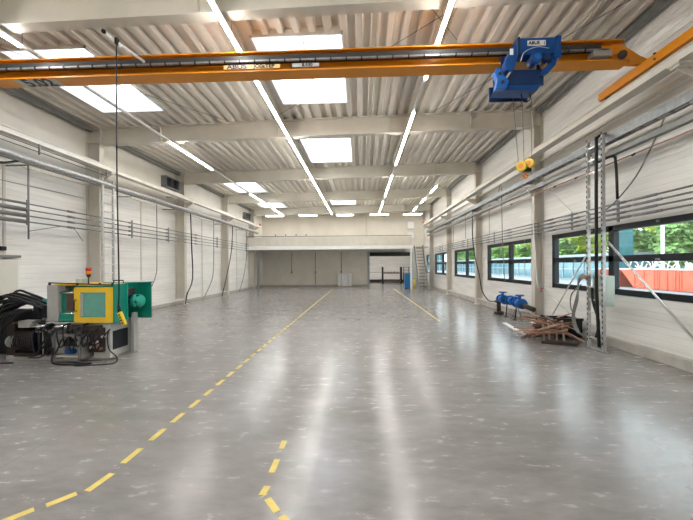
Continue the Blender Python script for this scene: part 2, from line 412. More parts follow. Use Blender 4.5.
# skylights
SL = ['large square skylight over the middle of the hall, partly behind the orange crane girder', 'middle skylight between the second and third roof beams', 'small-looking far skylight over the middle of the hall',
      'bright skylight high on the left behind the crane girder, nearest of the left row', 'left row skylight in the third roof bay', 'left row skylight farthest back',
      'unseen middle skylight overhead, added for its light', 'unseen left skylight overhead, added for its light']
for (xx, y0, y1), lb in zip(SKY, SL):
    r = thing('skylight', ((xx[0] + xx[1]) / 2, (y0 + y1) / 2, 6.4), lb, 'skylight', 'roof skylights')
    z0 = zb(xx[0]) + BH - .03; z1 = z0 + .5; t = .03
    f = MB(); f.box(xx[0], xx[0] + t, y0, y1, z0, z1); f.box(xx[1] - t, xx[1], y0, y1, z0, z1)
    f.box(xx[0], xx[1], y0, y0 + t, z0, z1); f.box(xx[0], xx[1], y1 - t, y1, z0, z1)
    f.build('upstand', M['white'], r)
    f = MB(); f.box(xx[0] - .03, xx[1] + .03, y0 - .03, y1 + .03, z1, z1 + .02).build('glazing', M['sky_glass'], r)
    f = MB(); f.box((xx[0] + xx[1]) / 2 - .015, (xx[0] + xx[1]) / 2 + .015, y0 + t, y1 - t, z1 - .05, z1 - .005); f.build('glazing_bar', M['white'], r)

# crane runway rails
for side, x, lb in ((-1, -8.1, 'left'), (1, 4.9, 'right')):
    r = thing('crane_runway', (x, 12, 4.84), 'long pale crane runway beam along the %s wall on column brackets' % lb, 'crane rail', 'crane runway beams')
    g = MB(); ya, yb = -4.9, 26.6
    g.box(x - .11, x + .11, ya, yb, 4.862, 4.88); g.box(x - .09, x + .09, ya, yb, 4.88, 4.992); g.box(x - .11, x + .11, ya, yb, 4.992, 5.01)
    g.build('runway_beam', M['crane_rail'], r)
    box(x - .025, x + .025, ya, yb, 5.011, 5.05).build('rail', M['crane_rail'], r)
    for y in YK:
        box(x - .105, x + .105, y - .1, y + .1, 4.84, 4.861).build('bearing_plate', M['crane_rail'], r)
    box(x - .07, x + .07, yb, yb + .06, 4.95, 5.2).build('end_stop', M['orange'], r)

# mezzanine
mz = thing('mezzanine', (-2.2, 26, 0), 'cream mezzanine platform across the back of the hall with a long railing', 'mezzanine')
box(XL + .02, 3.9, 25.45, YB - .02, 3.18, 3.26).build('platform', M['steel'], mz)
box(XL + .02, 3.9, 25.40, 25.45, 3.03, 3.29).build('edge_beam', M['white'], mz)
for x in (-7.95, 3.78):
    box(x - .07, x + .07, 25.5, 25.64, 0, 3.179).build('post', M['white'] if x > 0 else M['pipe'], mz)
rl = MB()
rl.cyl((XL + .05, 25.5, 4.06), (3.85, 25.5, 4.06), .028)
rl.build('handrail', M['pipe'], mz)
for i in range(11):
    x = XL + .15 + i * 1.235
    box(x - .02, x + .02, 25.48, 25.52, 3.29, 4.06).build('railing_post', M['steel'], mz)
box(XL + .1, 3.8, 25.515, 25.535, 3.33, 3.98).build('railing_infill', M['steel'], mz)
for i, x in enumerate((-6.5, -3.2, .2, 2.6)):  # hidden glowing battens added to brighten the floor and wall below
    l = thing('mezzanine_fill_light', (x, 27.6, 3.14), '%s hidden fill light added under the mezzanine platform' % ('leftmost', 'second', 'third', 'rightmost')[i], 'ceiling light', 'added fill lights under the mezzanine')
    box(x - .7, x + .7, 27.55, 27.65, 3.16, 3.179).build('housing', M['white'], l); box(x - .68, x + .68, 27.56, 27.64, 3.142, 3.16).build('diffuser', M['panel_lamp'], l)
# slender trim column on the upper back wall
box(.38, .56, YB - .12, YB, 3.3, 6.25).build('trim_12', M['steel'])['kind'] = 'structure'
for i, x in enumerate((-6.2, -4.05, -1.75)):
    t = MB(); t.cyl((x, YB - .06, 3.0), (x, YB - .06, 1.25 if i != 1 else .13), .022, n=8)
    t.box(x - .06, x + .06, YB - .1, YB, 1.15, 1.3)
    tag(t.build('conduit_pipe', M['pipe']), 'thin grey conduit down the back wall under the mezzanine, %s of three' % ('leftmost', 'middle', 'rightmost')[i], 'conduit', 'back wall conduits')
for i, x in enumerate((-7.6, -6.7, -5.75, -4.85)):
    t = MB(); t.cyl((x, YB - .01, 4.55), (x, YB - .14, 4.55), .03); t.dome((x, YB - .14, 4.55), (0, -1, 0), .06)
    tag(t.build('wall_hook', M['iron']), 'small dark hook on the upper back wall above the mezzanine rail', 'hook', 'hooks on the upper back wall')
# board leaning on the back wall
b = thing('leaning_board', (-1.45, 29.3, 0), 'white veined square crate standing at the back wall', 'crate')
box(-2.0, -.84, 28.75, 29.55, .06, 1.05).build('crate_body', M['marble'], b, bevel=.01)
q = MB(); q.box(-2.0, -.84, 28.75, 28.85, 0, .06); q.box(-2.0, -.84, 29.4, 29.5, 0, .06); q.build('skid', M['woodl'], b)
for x in (-1.72, -1.12): box(x - .02, x + .02, 28.735, 28.75, .06, 1.05).build('strap', M['platen'], b)

# stairs up to the mezzanine
st = thing('steep_steel_stairs', (4.5, 25, 0), 'steep grey steel stairs with handrails up to the right end of the mezzanine', 'stairs')
for dx in (-.32, .32):
    MB().bar((4.45 + dx, 24.15, 0.08), (4.42 + dx, 26.1, 3.3), .05, .18).build('stringer', M['galv'], st)
    h = MB(); h.tube([(4.45 + dx * 1.1, 24.1, .95), (4.43 + dx * 1.1, 25.1, 2.55), (4.42 + dx * 1.1, 26.1, 4.2), (4.42 + dx * 1.1, 26.8, 4.35)], .02)
    for t_ in (.1, .5, .95):
        y = 24.15 + 1.95 * t_; z = .08 + 3.22 * t_; h.cyl((4.45 + dx, y, z), (4.45 + dx * 1.1, y, z + .92), .015, n=6)
    h.build('handrail', M['alu'], st)
for i in range(13):
    t_ = (i + .8) / 13.6; y = 24.15 + 1.95 * t_; z = .08 + 3.22 * t_
    box(4.14, 4.74, y - .1, y + .1, z - .015, z + .015).build('step', M['iron'], st)
box(3.9, 5.2, 26.2, 27.4, 3.18, 3.26).build('landing', M['steel'], st)
# boxes on the wall above the stairs
for i, (z0, z1) in enumerate(((5.0, 5.6), (4.2, 4.65))):
    e = thing('wall_unit', (4.3, YB - .2, z0), ('larger upper' if i == 0 else 'smaller lower') + ' white box unit on the back wall above the stairs', 'wall box', 'white boxes above the stairs')
    box(4.05, 4.6, YB - .28, YB - .001, z0, z1).build('housing', M['white'], e, bevel=.02)
    box(4.1, 4.55, YB - .29, YB - .28, z0 + .05, z1 - .05).build('cover', M['white'], e)
# blue cabinet at the foot of the mezzanine post
c = thing('blue_cabinet', (3.55, 26, 0), 'narrow blue cabinet standing at the foot of the right mezzanine post', 'cabinet')
box(3.35, 3.85, 26.0, 26.5, .05, 1.2).build('body', M['cabblue'], c, bevel=.01); box(3.37, 3.83, 25.985, 26.0, .08, 1.17).build('door', M['cabblue'], c)
box(3.78, 3.81, 25.96, 25.985, .55, .7).build('handle', M['black'], c); box(3.36, 3.84, 26.01, 26.49, 0, .05).build('plinth', M['black'], c)
c = thing('yellow_bollard', (4.02, 25.75, 0), 'small yellow post by the foot of the stairs', 'bollard')
MB().cyl((4.02, 25.75, 0), (4.02, 25.75, .75), .06).build('post', M['hookyel'], c); MB().dome((4.02, 25.75, .75), (0, 0, 1), .06).build('cap', M['black'], c)
# shelving in the side room
rk = thing('storage_rack', (3, 33, 0), 'low rusty storage rack with dark uprights in the room behind the opening', 'rack')
for x in (2.1, 3.9):
    for y in (32.7, 33.5): box(x - .06, x + .06, y - .05, y + .05, 0, 1.65).build('upright', M['black'], rk)
for z in (.18, 1.0): box(2.05, 3.95, 32.7, 33.5, z, z + .09).build('shelf', M['brown'], rk)
for i in range(5): box(2.3 + i * .3, 2.34 + i * .3, 32.8, 33.4, 1.09, 1.09 + .1).build('rail', M['iron'], rk)
rk = thing('dark_trolley', (4.5, 33, 0), 'dark blue and black trolley frame beside the rack in the side room', 'trolley')
box(4.1, 5.1, 32.8, 33.4, .35, 1.0).build('tub', M['navy'], rk)
for x in (4.12, 4.62, 5.08): box(x - .03, x + .03, 32.75, 32.8, .08, 1.65).build('post', M['black'], rk)
for z in (1.0, 1.3, 1.6): box(4.1, 5.1, 32.74, 32.76, z, z + .03).build('rail', M['black'], rk)
for x in (4.2, 5.0): MB().cyl((x, 32.85, .08), (x, 32.9, .08), .08).build('wheel', M['dark'], rk)
box(-.58, 5.5, 35.9, 36, 0, .3).build('baseboard_side_room', M['shade'])['kind'] = 'structure'
box(.8, 5.4, 34.8, 35.0, 1.05, 1.1).build('trim_13', M['platen'])['kind'] = 'structure'
for x in (1.2, 3.4):  # overhead glow panels added to make this room brighter
    l = thing('side_room_fill_light', (x, 32.5, 3.5), '%s fill light panel added in the room behind the opening' % ('left' if x < 2 else 'right'), 'ceiling light', 'added side room fill lights')
    box(x - .9, x + .9, 31.2, 32.8, 3.54, 3.6).build('housing', M['white'], l); box(x - .86, x + .86, 31.24, 32.76, 3.53, 3.54).build('diffuser', M['panel_lamp'], l)

# ------------------------------------------------------------------ light lines
def light_line(x, y0, y1, z, on, label):
    r = thing('light_line', (x, (y0 + y1) / 2, z), label, 'ceiling light', 'suspended LED light lines')
    box(x - .035, x + .035, y0, y1, z + .035, z + .075).build('trunk', M['white'], r)
    y = y0 + .1; i = 0
    while y + 1.5 < y1:
        if on(i, y):
            box(x - .024, x + .024, y, y + 1.45, z, z + .035).build('lamp', M['led'], r)
        y += 1.52; i += 1
    for yk in YK:
        if y0 < yk < y1:
            MB().cyl((x, yk + .3, z + .07), (x, yk + .3, zb(x) + BH), .006, n=5).build('suspension_wire', M['galv'], r)
light_line(-5.95, -2.0, 25.9, 5.66, lambda i, y: y < 5.2 or 9.6 < y < 12.6 or (y > 15 and i % 3 != 0), 'LED light line on the left, hanging between the left skylights and the wall')
light_line(-2.2, -2.0, 25.9, 5.70, lambda i, y: True, 'LED light line running down the middle left beside the central skylights')
light_line(1.38, -2.0, 25.9, 5.72, lambda i, y: i % 4 != 2, 'LED light line running down the right of centre')
light_line(3.85, 15.6, 26.3, 5.78, lambda i, y: i % 2 == 1, 'short far LED light line nearest the right wall')
for i, (xa, xb) in enumerate(((-8.0, -6.5), (-5.15, -3.65), (-2.05, -.6), (.75, 2.3), (3.5, 5.0))):
    l = thing('lamp_panel', ((xa + xb) / 2, 28, 5.95), 'white lamp panel over the mezzanine, number %d counted from the left' % (i + 1), 'ceiling light', 'lamp panels over the mezzanine')
    l['label'] = ['leftmost white lamp panel over the mezzanine, by the left wall', 'white lamp panel over the mezzanine, second from the left', 'middle white lamp panel over the mezzanine',
                  'white lamp panel over the mezzanine above the shutter opening', 'rightmost white lamp panel over the mezzanine, above the stairs'][i]
    box(xa, xb, 27.4, 28.2, 6.0, 6.06).build('housing', M['white'], l); box(xa + .03, xb - .03, 27.42, 28.18, 5.98, 6.0).build('diffuser', M['panel_lamp'], l)
    for x in (xa + .2, xb - .2): MB().cyl((x, 27.8, 6.06), (x, 27.8, zb(x) + BH + .002), .006, n=5).build('suspension_wire', M['galv'], l)

# ------------------------------------------------------------------ overhead crane
GY = 6.05; GB, GT = 5.27, 5.63
cr_ = thing('bridge_crane', (-1.7, GY, 5.05), 'orange overhead crane girder spanning the hall between both runway rails', 'crane')
g = MB(); xa, xb = -8.05, 4.62
g.box(xa, xb, GY - .15, GY + .15, GB, GB + .022)
g.box(xa, xb, GY - .008, GY + .008, GB + .022, GT - .022)
g.prism([(xa, GT - .022), (4.5, GT - .022), (4.5, GT), (xa, GT)], GY - .15, 'y', GY + .15)
for i in range(9): x = -7.2 + i * 1.4; g.box(x - .006, x + .006, GY + .01, GY + .15, GB + .022, GT - .022)
g.build('girder', M['orange'], cr_)
g = MB(); g.prism([(4.35, GB + .02), (4.98, 5.246), (4.98, 5.33), (4.83, 5.40), (4.5, GT), (4.35, GT)], GY - .04, 'y', GY + .04); g.build('end_gusset', M['orange'], cr_)
g = MB(); g.prism([(-7.8, GB + .02), (-8.2, 5.25), (-8.2, 5.38), (-8.0, 5.42), (-7.8, GT)], GY - .04, 'y', GY + .04); g.build('end_gusset', M['orange'], cr_)
for x in (-8.1, 4.9):
    e = box(x - .08, x + .08, 4.0, 7.02, 5.09, 5.245).build('end_carriage', M['orange'], cr_, bevel=.008)
    for y in (4.15, 6.85): MB().cyl((x - .04, y, 5.135), (x + .04, y, 5.135), .08, n=18).build('wheel', M['iron'], cr_)
    for y in (3.97, 7.05): MB().cyl((x, y - .03, 5.17), (x, y + .03, 5.17), .045).build('buffer', M['dark'], cr_)
    for z in (5.15, 5.24): MB().cyl((x - .1, 5.7, z), (x + .1, 5.7, z), .018, n=6).build('bolt', M['iron'], cr_)
# festoon rail along the web
box(-7.9, 4.1, GY - .17, GY - .12, 5.46, 5.54).build('cable_duct', M['shade'], cr_)
box(-7.9, 4.2, GY - .20, GY - .16, 5.415, 5.445).build('festoon_rail', M['galv'], cr_)
fb = MB(); fb.box(-7.9, 4.0, GY - .165, GY - .1, 5.42, 5.455); fb.build('flat_cable', M['dark'], cr_)
for i in range(44):
    x = -7.8 + i * .27
    if not 2.3 < x < 3.5: box(x - .012, x + .012, GY - .21, GY - .155, 5.405, 5.46).build('clamp', M['black'], cr_)
box(3.95, 4.25, GY - .2, GY - .05, 5.33, 5.43).build('junction_box', M['platen'], cr_); MB().dome((4.42, GY - .2, 5.33), (0, -1, 0), .07, full=True).build('drive_motor', M['iron'], cr_)
# lettering
Rf = Matrix.Rotation(PI / 2, 4, 'X')
pl = box(-2.42, -1.42, GY - .176, GY - .17, 5.305, 5.375).build('nameplate', M['plate'], cr_)
text('ABUS', .10, Matrix.Translation((-2.19, GY - .179, 5.342)) @ Matrix.Diagonal((1.5, 1, 1, 1)) @ Rf, M['navy'], cr_)
text('JO0kTEP', .085, Matrix.Translation((-1.70, GY - .179, 5.34)) @ Matrix.Diagonal((1.2, 1, 1, 1)) @ Rf, M['black'], cr_)
box(-1.2, -.72, GY - .176, GY - .17, 5.31, 5.375).build('capacity_plate', M['greyw'], cr_)
text('8.530', .085, Matrix.Translation((-.93, GY - .179, 5.342)) @ Rf, M['black'], cr_)
# white capacity plate under the girder
box(-6.42, -5.62, GY - .13, GY + .13, GB - .006, GB - .001).build('capacity_plate', M['greyw'], cr_)
text('5.02', .34, Matrix.Translation((-6.02, GY, GB - .008)) @ Matrix.Rotation(PI, 4, 'X'), M['black'], cr_)
# pendant boom
bo = MB(); bo.tube([(-3.86, GY - .2, 5.47), (-4.17, 5.28, 5.62)], .024, n=8); bo.build('pendant_boom', M['white'], cr_)
q = MB(); q.dome((-4.15, 5.26, 5.62), (-.4, -.9, .1), .035, full=True); q.box(-4.06, -4.02, 5.38, 5.44, 5.5, 5.6); q.build('boom_end', M['black'], cr_)
q = MB(); q.dome((-4.02, 5.45, 5.52), (1, 0, 0), .035, full=True); q.build('pulley', M['white'], cr_)
pd = thing('pendant_control', (-4.02, 5.4, .83), 'yellow crane pendant control hanging on a long black cable in front of the machine', 'pendant control')
MB().tube([(-4.04, 5.4, 5.5), (-4.045, 5.4, 3.5), (-4.02, 5.4, 1.6), (-4.03, 5.4, 1.16)], .011).build('cable', M['dark'], pd)
MB().cyl((-4.03, 5.4, 1.17), (-4.015, 5.4, 1.04), .02, .03).build('cable_gland', M['dark'], pd)
q = MB(); q.bar((-4.015, 5.4, 1.05), (-3.92, 5.4, .83), .06, .065); q.build('handset', M['hookyel'], pd, bevel=.012)
for t_ in (.2, .4, .6, .8):
    x = -4.015 + .095 * t_; z = 1.05 - .22 * t_; MB().cyl((x - .0, 5.37, z), (x, 5.355, z), .013, n=8).build('button', M['black'], pd)

# hoist trolley
ho = thing('crane_hoist', (2.9, GY, 4.65), 'blue electric hoist trolley hanging on the crane girder', 'hoist')
def U(x, z): return (2.56 + (x - 2.62) * .863, 5.50 - (5.61 - z) * .9)
def ubox(a, b, y0, y1, z0, z1): (a, z0), (b, z1) = U(a, z0), U(b, z1); return MB().box(a, b, y0, y1, z0, z1)
ubox(2.66, 3.32, 5.58, 5.80, 5.30, 5.60).build('control_box', M['blue'], ho, bevel=.015)
ubox(2.62, 2.67, 5.56, 5.82, 5.26, 5.61).build('end_cover', M['navy'], ho, bevel=.008)
ubox(3.32, 3.42, 5.56, 5.82, 5.22, 5.61).build('end_cover', M['blue'], ho, bevel=.008)
g = MB(); g.prism([U(*p) for p in [(2.66, 5.58), (2.5, 5.4), (2.40, 5.18), (2.42, 5.05), (2.58, 5.03), (2.62, 5.2), (2.72, 5.34)]], 5.62, 'y', 5.74); g.build('left_arm', M['blue'], ho, bevel=.01)
g = MB(); g.prism([U(*p) for p in [(3.30, 5.32), (3.40, 5.30), (3.36, 5.12), (3.22, 4.98), (3.08, 4.95), (3.12, 5.05), (3.26, 5.18)]], 5.62, 'y', 5.74); g.build('right_arm', M['blue'], ho, bevel=.01)
MB().cyl((2.86, 5.55, 5.16), (2.86, 5.75, 5.16), .085, n=20).build('gearbox', M['blue'], ho)
MB().cyl((3.04, 5.57, 5.17), (3.04, 5.75, 5.17), .06, n=16).build('travel_motor', M['navy'], ho)
MB().cyl((2.86, 5.53, 5.16), (2.86, 5.55, 5.16), .05, n=16).build('gearbox_cap', M['valveblue'], ho)
MB().cyl((2.40, 5.98, 4.95), (3.05, 5.98, 4.95), .13, n=24).build('rope_drum', M['navy'], ho)
for i in range(12): x = 2.46 + i * .046; MB().cyl((x, 5.98, 4.95), (x + .012, 5.98, 4.95), .137, n=24).build('drum_rope', M['iron'], ho)
for y in (5.70, 6.24): box(2.36, 3.04, y, y + .03, 4.78, 5.04).build('side_plate', M['navy'], ho)
g = MB(); g.prism([(2.24, 4.70), (2.92, 4.68), (2.98, 4.76), (2.30, 4.77)], 5.66, 'y', 5.95); g.build('bottom_plate', M['blue'], ho, bevel=.008)
g = MB(); g.prism([(2.24, 5.03), (2.31, 5.01), (2.35, 4.9), (2.44, 4.82), (2.40, 4.7), (2.22, 4.68), (2.25, 4.84), (2.20, 4.96)], 5.6, 'y', 5.72); g.build('front_claw', M['valveblue'], ho, bevel=.008)
g = MB(); g.bar((2.38, 5.66, 4.84), (2.52, 5.66, 5.04), .03, .03); g.build('brace', M['alu'], ho)
for p_ in ((2.29, 4.93), (2.33, 4.79)): MB().cyl((p_[0], 5.585, p_[1]), (p_[0], 5.6, p_[1]), .03, n=10).build('pin', M['iron'], ho)
for x in (2.45, 3.05):
    for s_ in (-1, 1):
        MB().cyl((x, GY + s_ * .06, GB + .075), (x, GY + s_ * .13, GB + .075), .05, n=16).build('wheel', M['iron'], ho)
        box(x - .03, x + .03, GY + s_ * .165 - .01, GY + s_ * .165 + .01, 4.95, GB + .1).build('hanger', M['navy'], ho)
box(2.72, 3.01, 5.574, 5.580, 5.355, 5.44).build('nameplate', M['white'], ho)
text('ABUS', .074, Matrix.Translation((2.825, 5.571, 5.397)) @ Rf, M['black'], ho)
text('|', .06, Matrix.Translation((2.985, 5.571, 5.397)) @ Rf, M['black'], ho)
box(2.455, 2.51, 5.61, 5.616, 5.24, 5.34).build('warning_label', M['white'], ho)
MB().tube([(2.62, 5.6, 5.12), (2.66, 5.55, 5.24), (2.85, 5.54, 5.31), (3.05, 5.55, 5.29)], .006).build('cable', M['alu'], ho)
MB().tube([(2.72, 5.8, 4.70), (2.74, 5.8, 4.60), (2.80, 5.8, 4.55), (2.87, 5.8, 4.60), (2.86, 5.8, 4.70)], .009).build('cable', M['dark'], ho)
hk = thing('hook_block', (2.9, 6.0, 3.3), 'yellow hook block with two sheaves hanging below the blue hoist', 'hook block')
for x, z in ((2.80, 3.51), (2.93, 3.56)):
    MB().cyl((x - .02, 5.95, z), (x + .05, 6.03, z), .085, n=20).build('sheave_cover', M['hookyel'], hk, bevel=.01)
    MB().cyl((x - .03, 5.94, z), (x - .018, 5.954, z), .04, n=14).build('hub', M['amber'], hk)
box(2.83, 2.96, 5.95, 6.05, 3.42, 3.5).build('crossbar', M['dark'], hk)
g = MB(); g.tube([(2.88, 6, 3.44), (2.88, 6, 3.39), (2.92, 6, 3.35), (2.89, 6, 3.31), (2.85, 6, 3.33), (2.84, 6, 3.37)], .014); g.build('hook', M['amber'], hk)
for xa, xb in ((2.66, 2.76), (2.82, 2.86), (2.98, 2.99)):
    MB().cyl((xa, 5.98, 4.80), (xb, 6.0, 3.58), .0055, n=5).build('rope', M['pipe'], hk)

# ------------------------------------------------------------------ injection moulding machine
mc = thing('injection_moulding_machine', (-5.7, 6.6, 0), 'green yellow and grey injection moulding machine with open hoses at the left', 'machine')
def P_(name, mb, m, bevel=0): return mb.build(name, m, mc, bevel=bevel)
P_('skid', box(-6.95, -4.86, 6.26, 7.05, 0, .07), M['platen'], .005)
P_('base_body', box(-6.3, -4.82, 6.42, 6.85, .07, .74), M['greyw'], .01)
g = MB(); g.box(-5.14, -4.80, 6.22, 6.42, .05, .70); P_('base_end', g, M['greyw'], .01)
P_('end_recess', box(-4.82, -4.79, 6.27, 6.68, .20, .56), M['black'])
P_('end_lip', box(-4.80, -4.74, 6.78, 6.84, .05, .72), M['greyw'])
P_('tank_panel', box(-6.09, -5.84, 6.36, 6.42, .1, .60), M['greyw'], .008)
g = MB(); g.box(-6.07, -5.85, 6.22, 6.95, .75, 1.46); P_('platen', g, M['platen'], .01)
P_('clamp_housing', box(-5.85, -5.5, 6.30, 6.95, .90, 1.34), M['green'], .01)
P_('mould_core', box(-5.73, -5.58, 6.27, 6.30, .95, 1.3), M['brown'], .005)
g = MB(); g.box(-5.85, -5.5, 6.24, 6.95, .76, .90); P_('clamp_foot', g, M['green'], .01)
for z in (.9, 1.3):
    P_('tie_bar', MB().cyl((-5.86, 6.27, z), (-5.5, 6.27, z), .022), M['chrome'])
P_('toggle_boss', MB().cyl((-5.83, 6.4, 1.38), (-5.83, 6.3, 1.38), .05), M['platen'])
# guard with yellow door
g = MB(); g.box(-5.49, -4.72, 6.24, 6.54, .76, .8); g.box(-5.49, -5.45, 6.24, 6.9, .76, 1.44)
P_('guard_frame', g, M['green'])
gd = MB(); a, b, z0, z1 = -5.5, -4.735, .735, 1.41
gd.box(a, a + .115, 6.19, 6.235, z0, z1); gd.box(b - .14, b, 6.19, 6.235, z0, z1); gd.box(a + .115, b - .14, 6.19, 6.235, z0, z0 + .1); gd.box(a + .115, b - .14, 6.19, 6.235, z1 - .095, z1)
dr = P_('guard_door', gd, M['yellow']); dr['_w'] = mc['_w']
box(a + .11, b - .13, 6.205, 6.215, z0 + .095, z1 - .09).build('guard_window', M['guard_glass'], dr)
g = MB(); g.tube([(a + .045, 6.19, z0 + .22), (a + .045, 6.14, z0 + .24), (a + .045, 6.14, z0 + .42), (a + .045, 6.19, z0 + .44)], .012, smooth=False); g.build('handle', M['black'], dr)
g = MB(); g.box(a + .115, a + .17, 6.196, 6.204, z0 + .12, z1 - .12); g.build('catch_strip', M['platen'], dr)
P_('side_guard', box(-4.735, -4.715, 6.2, 6.53, .72, 1.47), M['green'])
P_('guard_edge', box(-4.74, -4.70, 6.53, 6.57, .74, 1.47), M['teal'])
P_('back_guard', box(-5.45, -4.41, 6.86, 6.88, .73, 1.47), M['green'])
g = MB(); g.prism([(-4.72, 6.57), (-4.38, 6.88), (-4.74, 6.88)], 1.47, 'z', 1.49); P_('cage_top', g, M['teal'])
P_('cage_rail', MB().cyl((-4.72, 6.5, 1.50), (-4.41, 6.87, 1.50), .012), M['white'])
g = MB(); g.cyl((-4.9, 6.78, 1.12), (-4.62, 6.7, 1.12), .11, n=18); P_('injection_cylinder', g, M['navy'])
g = MB(); g.cyl((-4.66, 6.72, 1.10), (-4.55, 6.70, 1.10), .135, n=20); g.dome((-4.55, 6.70, 1.10), (1, -.15, 0), .125, n=20, flat=.7); P_('injection_motor', g, M['teal'])
for i in range(6):
    t_ = i * PI / 3; P_('bolt', MB().cyl((-4.58, 6.70 + .13 * math.cos(t_), 1.1 + .13 * math.sin(t_)), (-4.53, 6.70 + .13 * math.cos(t_), 1.1 + .13 * math.sin(t_)), .014, n=6), M['iron'])
g = MB(); g.box(-4.82, -4.72, 6.62, 6.80, 1.22, 1.36); P_('valve_block', g, M['brown'], .006)
g = MB(); g.box(-4.72, -4.66, 6.68, 6.80, .05, .86); P_('injection_stand', g, M['platen'], .006)
P_('top_cover', box(-5.95, -4.72, 6.24, 6.52, 1.44, 1.475), M['yellow'], .005)
P_('top_back_cover', box(-6.07, -5.5, 6.52, 6.9, 1.44, 1.48), M['yellow'], .005)
P_('top_rail', MB().cyl((-6.02, 6.21, 1.50), (-4.74, 6.21, 1.455), .012), M['iron'])
for x in (-6.0, -5.45, -5.0, -4.75): P_('rail_knob', MB().dome((x, 6.21, 1.475), (0, -1, 0), .024, full=True, n=8, m=3), M['black'])
P_('lift_handle', MB().tube([(-4.95, 6.5, 1.47), (-4.95, 6.5, 1.53), (-4.75, 6.5, 1.53), (-4.75, 6.5, 1.47)], .012, smooth=False), M['black'])
for x in (-5.52, -5.4): P_('connector_box', box(x - .045, x + .045, 6.3, 6.4, 1.475, 1.57), M['boxg'], .005)
P_('signal_pole', MB().cyl((-5.34, 6.35, 1.47), (-5.34, 6.35, 1.62), .012), M['iron'])
P_('signal_lamp', MB().cyl((-5.34, 6.35, 1.66), (-5.34, 6.35, 1.72), .045), M['amber'])
P_('signal_lamp', MB().cyl((-5.34, 6.35, 1.72), (-5.34, 6.35, 1.79), .047), M['red'])
P_('signal_lamp_base', MB().cyl((-5.34, 6.35, 1.60), (-5.34, 6.35, 1.66), .025, .045), M['dark'])
# left part: motor, blocks
g = MB(); g.cyl((-6.72, 6.4, .36), (-6.34, 6.4, .36), .235, n=24); P_('oil_tank', box(-7.7, -6.3, 6.66, 7.05, .0, .9), M['black'], .01)
P_('pump_block', box(-6.98, -6.8, 6.3, 6.6, .07, .7), M['iron'], .01)
P_('dark_manifold', box(-6.34, -6.10, 6.3, 6.42, .1, .72), M['black'], .01)
P_('pump_motor', g, M['black'])
for i in range(9): P_('cooling_fin', MB().cyl((-6.70 + i * .042, 6.4, .36), (-6.69 + i * .042, 6.4, .36), .25, n=24), M['iron'])
g = MB(); g.cyl((-6.86, 6.4, .36), (-6.73, 6.4, .36), .13, .2, n=20); P_('motor_flange', g, M['platen'])
g = MB(); g.cyl((-6.92, 6.36, .34), (-6.88, 6.35, .34), .125, n=20); P_('fan_cover', g, M['alu'])
P_('terminal_box', box(-6.66, -6.38, 6.22, 6.42, .63, .76), M['platen'], .01)
P_('motor_foot', box(-6.74, -6.34, 6.22, 6.6, .07, .13), M['iron'])
P_('black_housing', box(-6.38, -6.09, 6.25, 6.6, .82, 1.06), M['black'], .01)
P_('support_block', box(-6.38, -6.09, 6.42, 6.85, .74, .82), M['platen'])
g = MB(); g.dome((-6.22, 6.5, 1.1), (0, 0, 1), .1, flat=.7); g.cyl((-6.4, 6.5, 1.12), (-6.1, 6.5, 1.12), .05); P_('teal_cap', g, M['teal'])
P_('oil_cylinder', MB().cyl((-6.36, 6.2, .665), (-6.02, 6.2, .655), .04, n=16), M['chrome'])
P_('oil_cylinder', MB().cyl((-5.98, 6.2, .655), (-5.62, 6.2, .65), .043, n=16), M['chrome'])
P_('cylinder_collar', MB().cyl((-6.03, 6.2, .655), (-5.97, 6.2, .655), .055, n=16), M['black'])
P_('bed_rail', box(-6.1, -4.8, 6.22, 6.42, .71, .735), M['greyw'], .005)
for i in range(6): P_('fitting', MB().cyl((-6.3 + i * .065, 6.24, .60), (-6.3 + i * .065, 6.24, .54), .017, n=8), M['alu'])
for i in range(5): P_('oil_pipe', MB().cyl((-6.27 + i * .07, 6.27, .56), (-6.27 + i * .07, 6.27, .1), .012, n=8), (M['iron'], M['alu'], M['dark'])[i % 3])
# valve frame
g = MB()
for x in (-5.78, -5.27):
    for y in (6.05, 6.35): g.box(x - .02, x + .02, y - .02, y + .02, .03, .54)
for z in (.06, .52):
    for y in (6.05, 6.35): g.box(-5.8, -5.25, y - .02, y + .02, z - .02, z + .02)
    for x in (-5.78, -5.27): g.box(x - .02, x + .02, 6.05, 6.35, z - .02, z + .02)
P_('valve_frame', g, M['pipe'])
P_('perforated_plate', box(-5.265, -5.255, 6.07, 6.34, .08, .5), M['platen'])
P_('drip_tray', box(-5.76, -5.29, 6.08, 6.34, .1, .13), M['cream'])
P_('blue_filter', MB().cyl((-5.62, 6.15, .2), (-5.45, 6.15, .2), .045), M['valveblue'])
for i in range(4): P_('valve', box(-5.72 + i * .11, -5.65 + i * .11, 6.12, 6.24, .3, .42), (M['platen'], M['iron'], M['black'], M['alu'])[i], .005)
for i in range(14):
    x = -5.22 + random.random() * .36; z = .22 + random.random() * .42
    P_('fitting', MB().cyl((x, 6.2, z), (x, 6.1, z), .014 + random.random() * .018, n=8), random.choice([M['alu'], M['iron'], M['platen'], M['iron'], M['copper']]))
P_('manifold', box(-5.2, -4.9, 6.15, 6.22, .18, .64), M['iron'], .005)
P_('upper_manifold', box(-5.5, -4.95, 6.14, 6.22, .58, .69), M['iron'], .005)
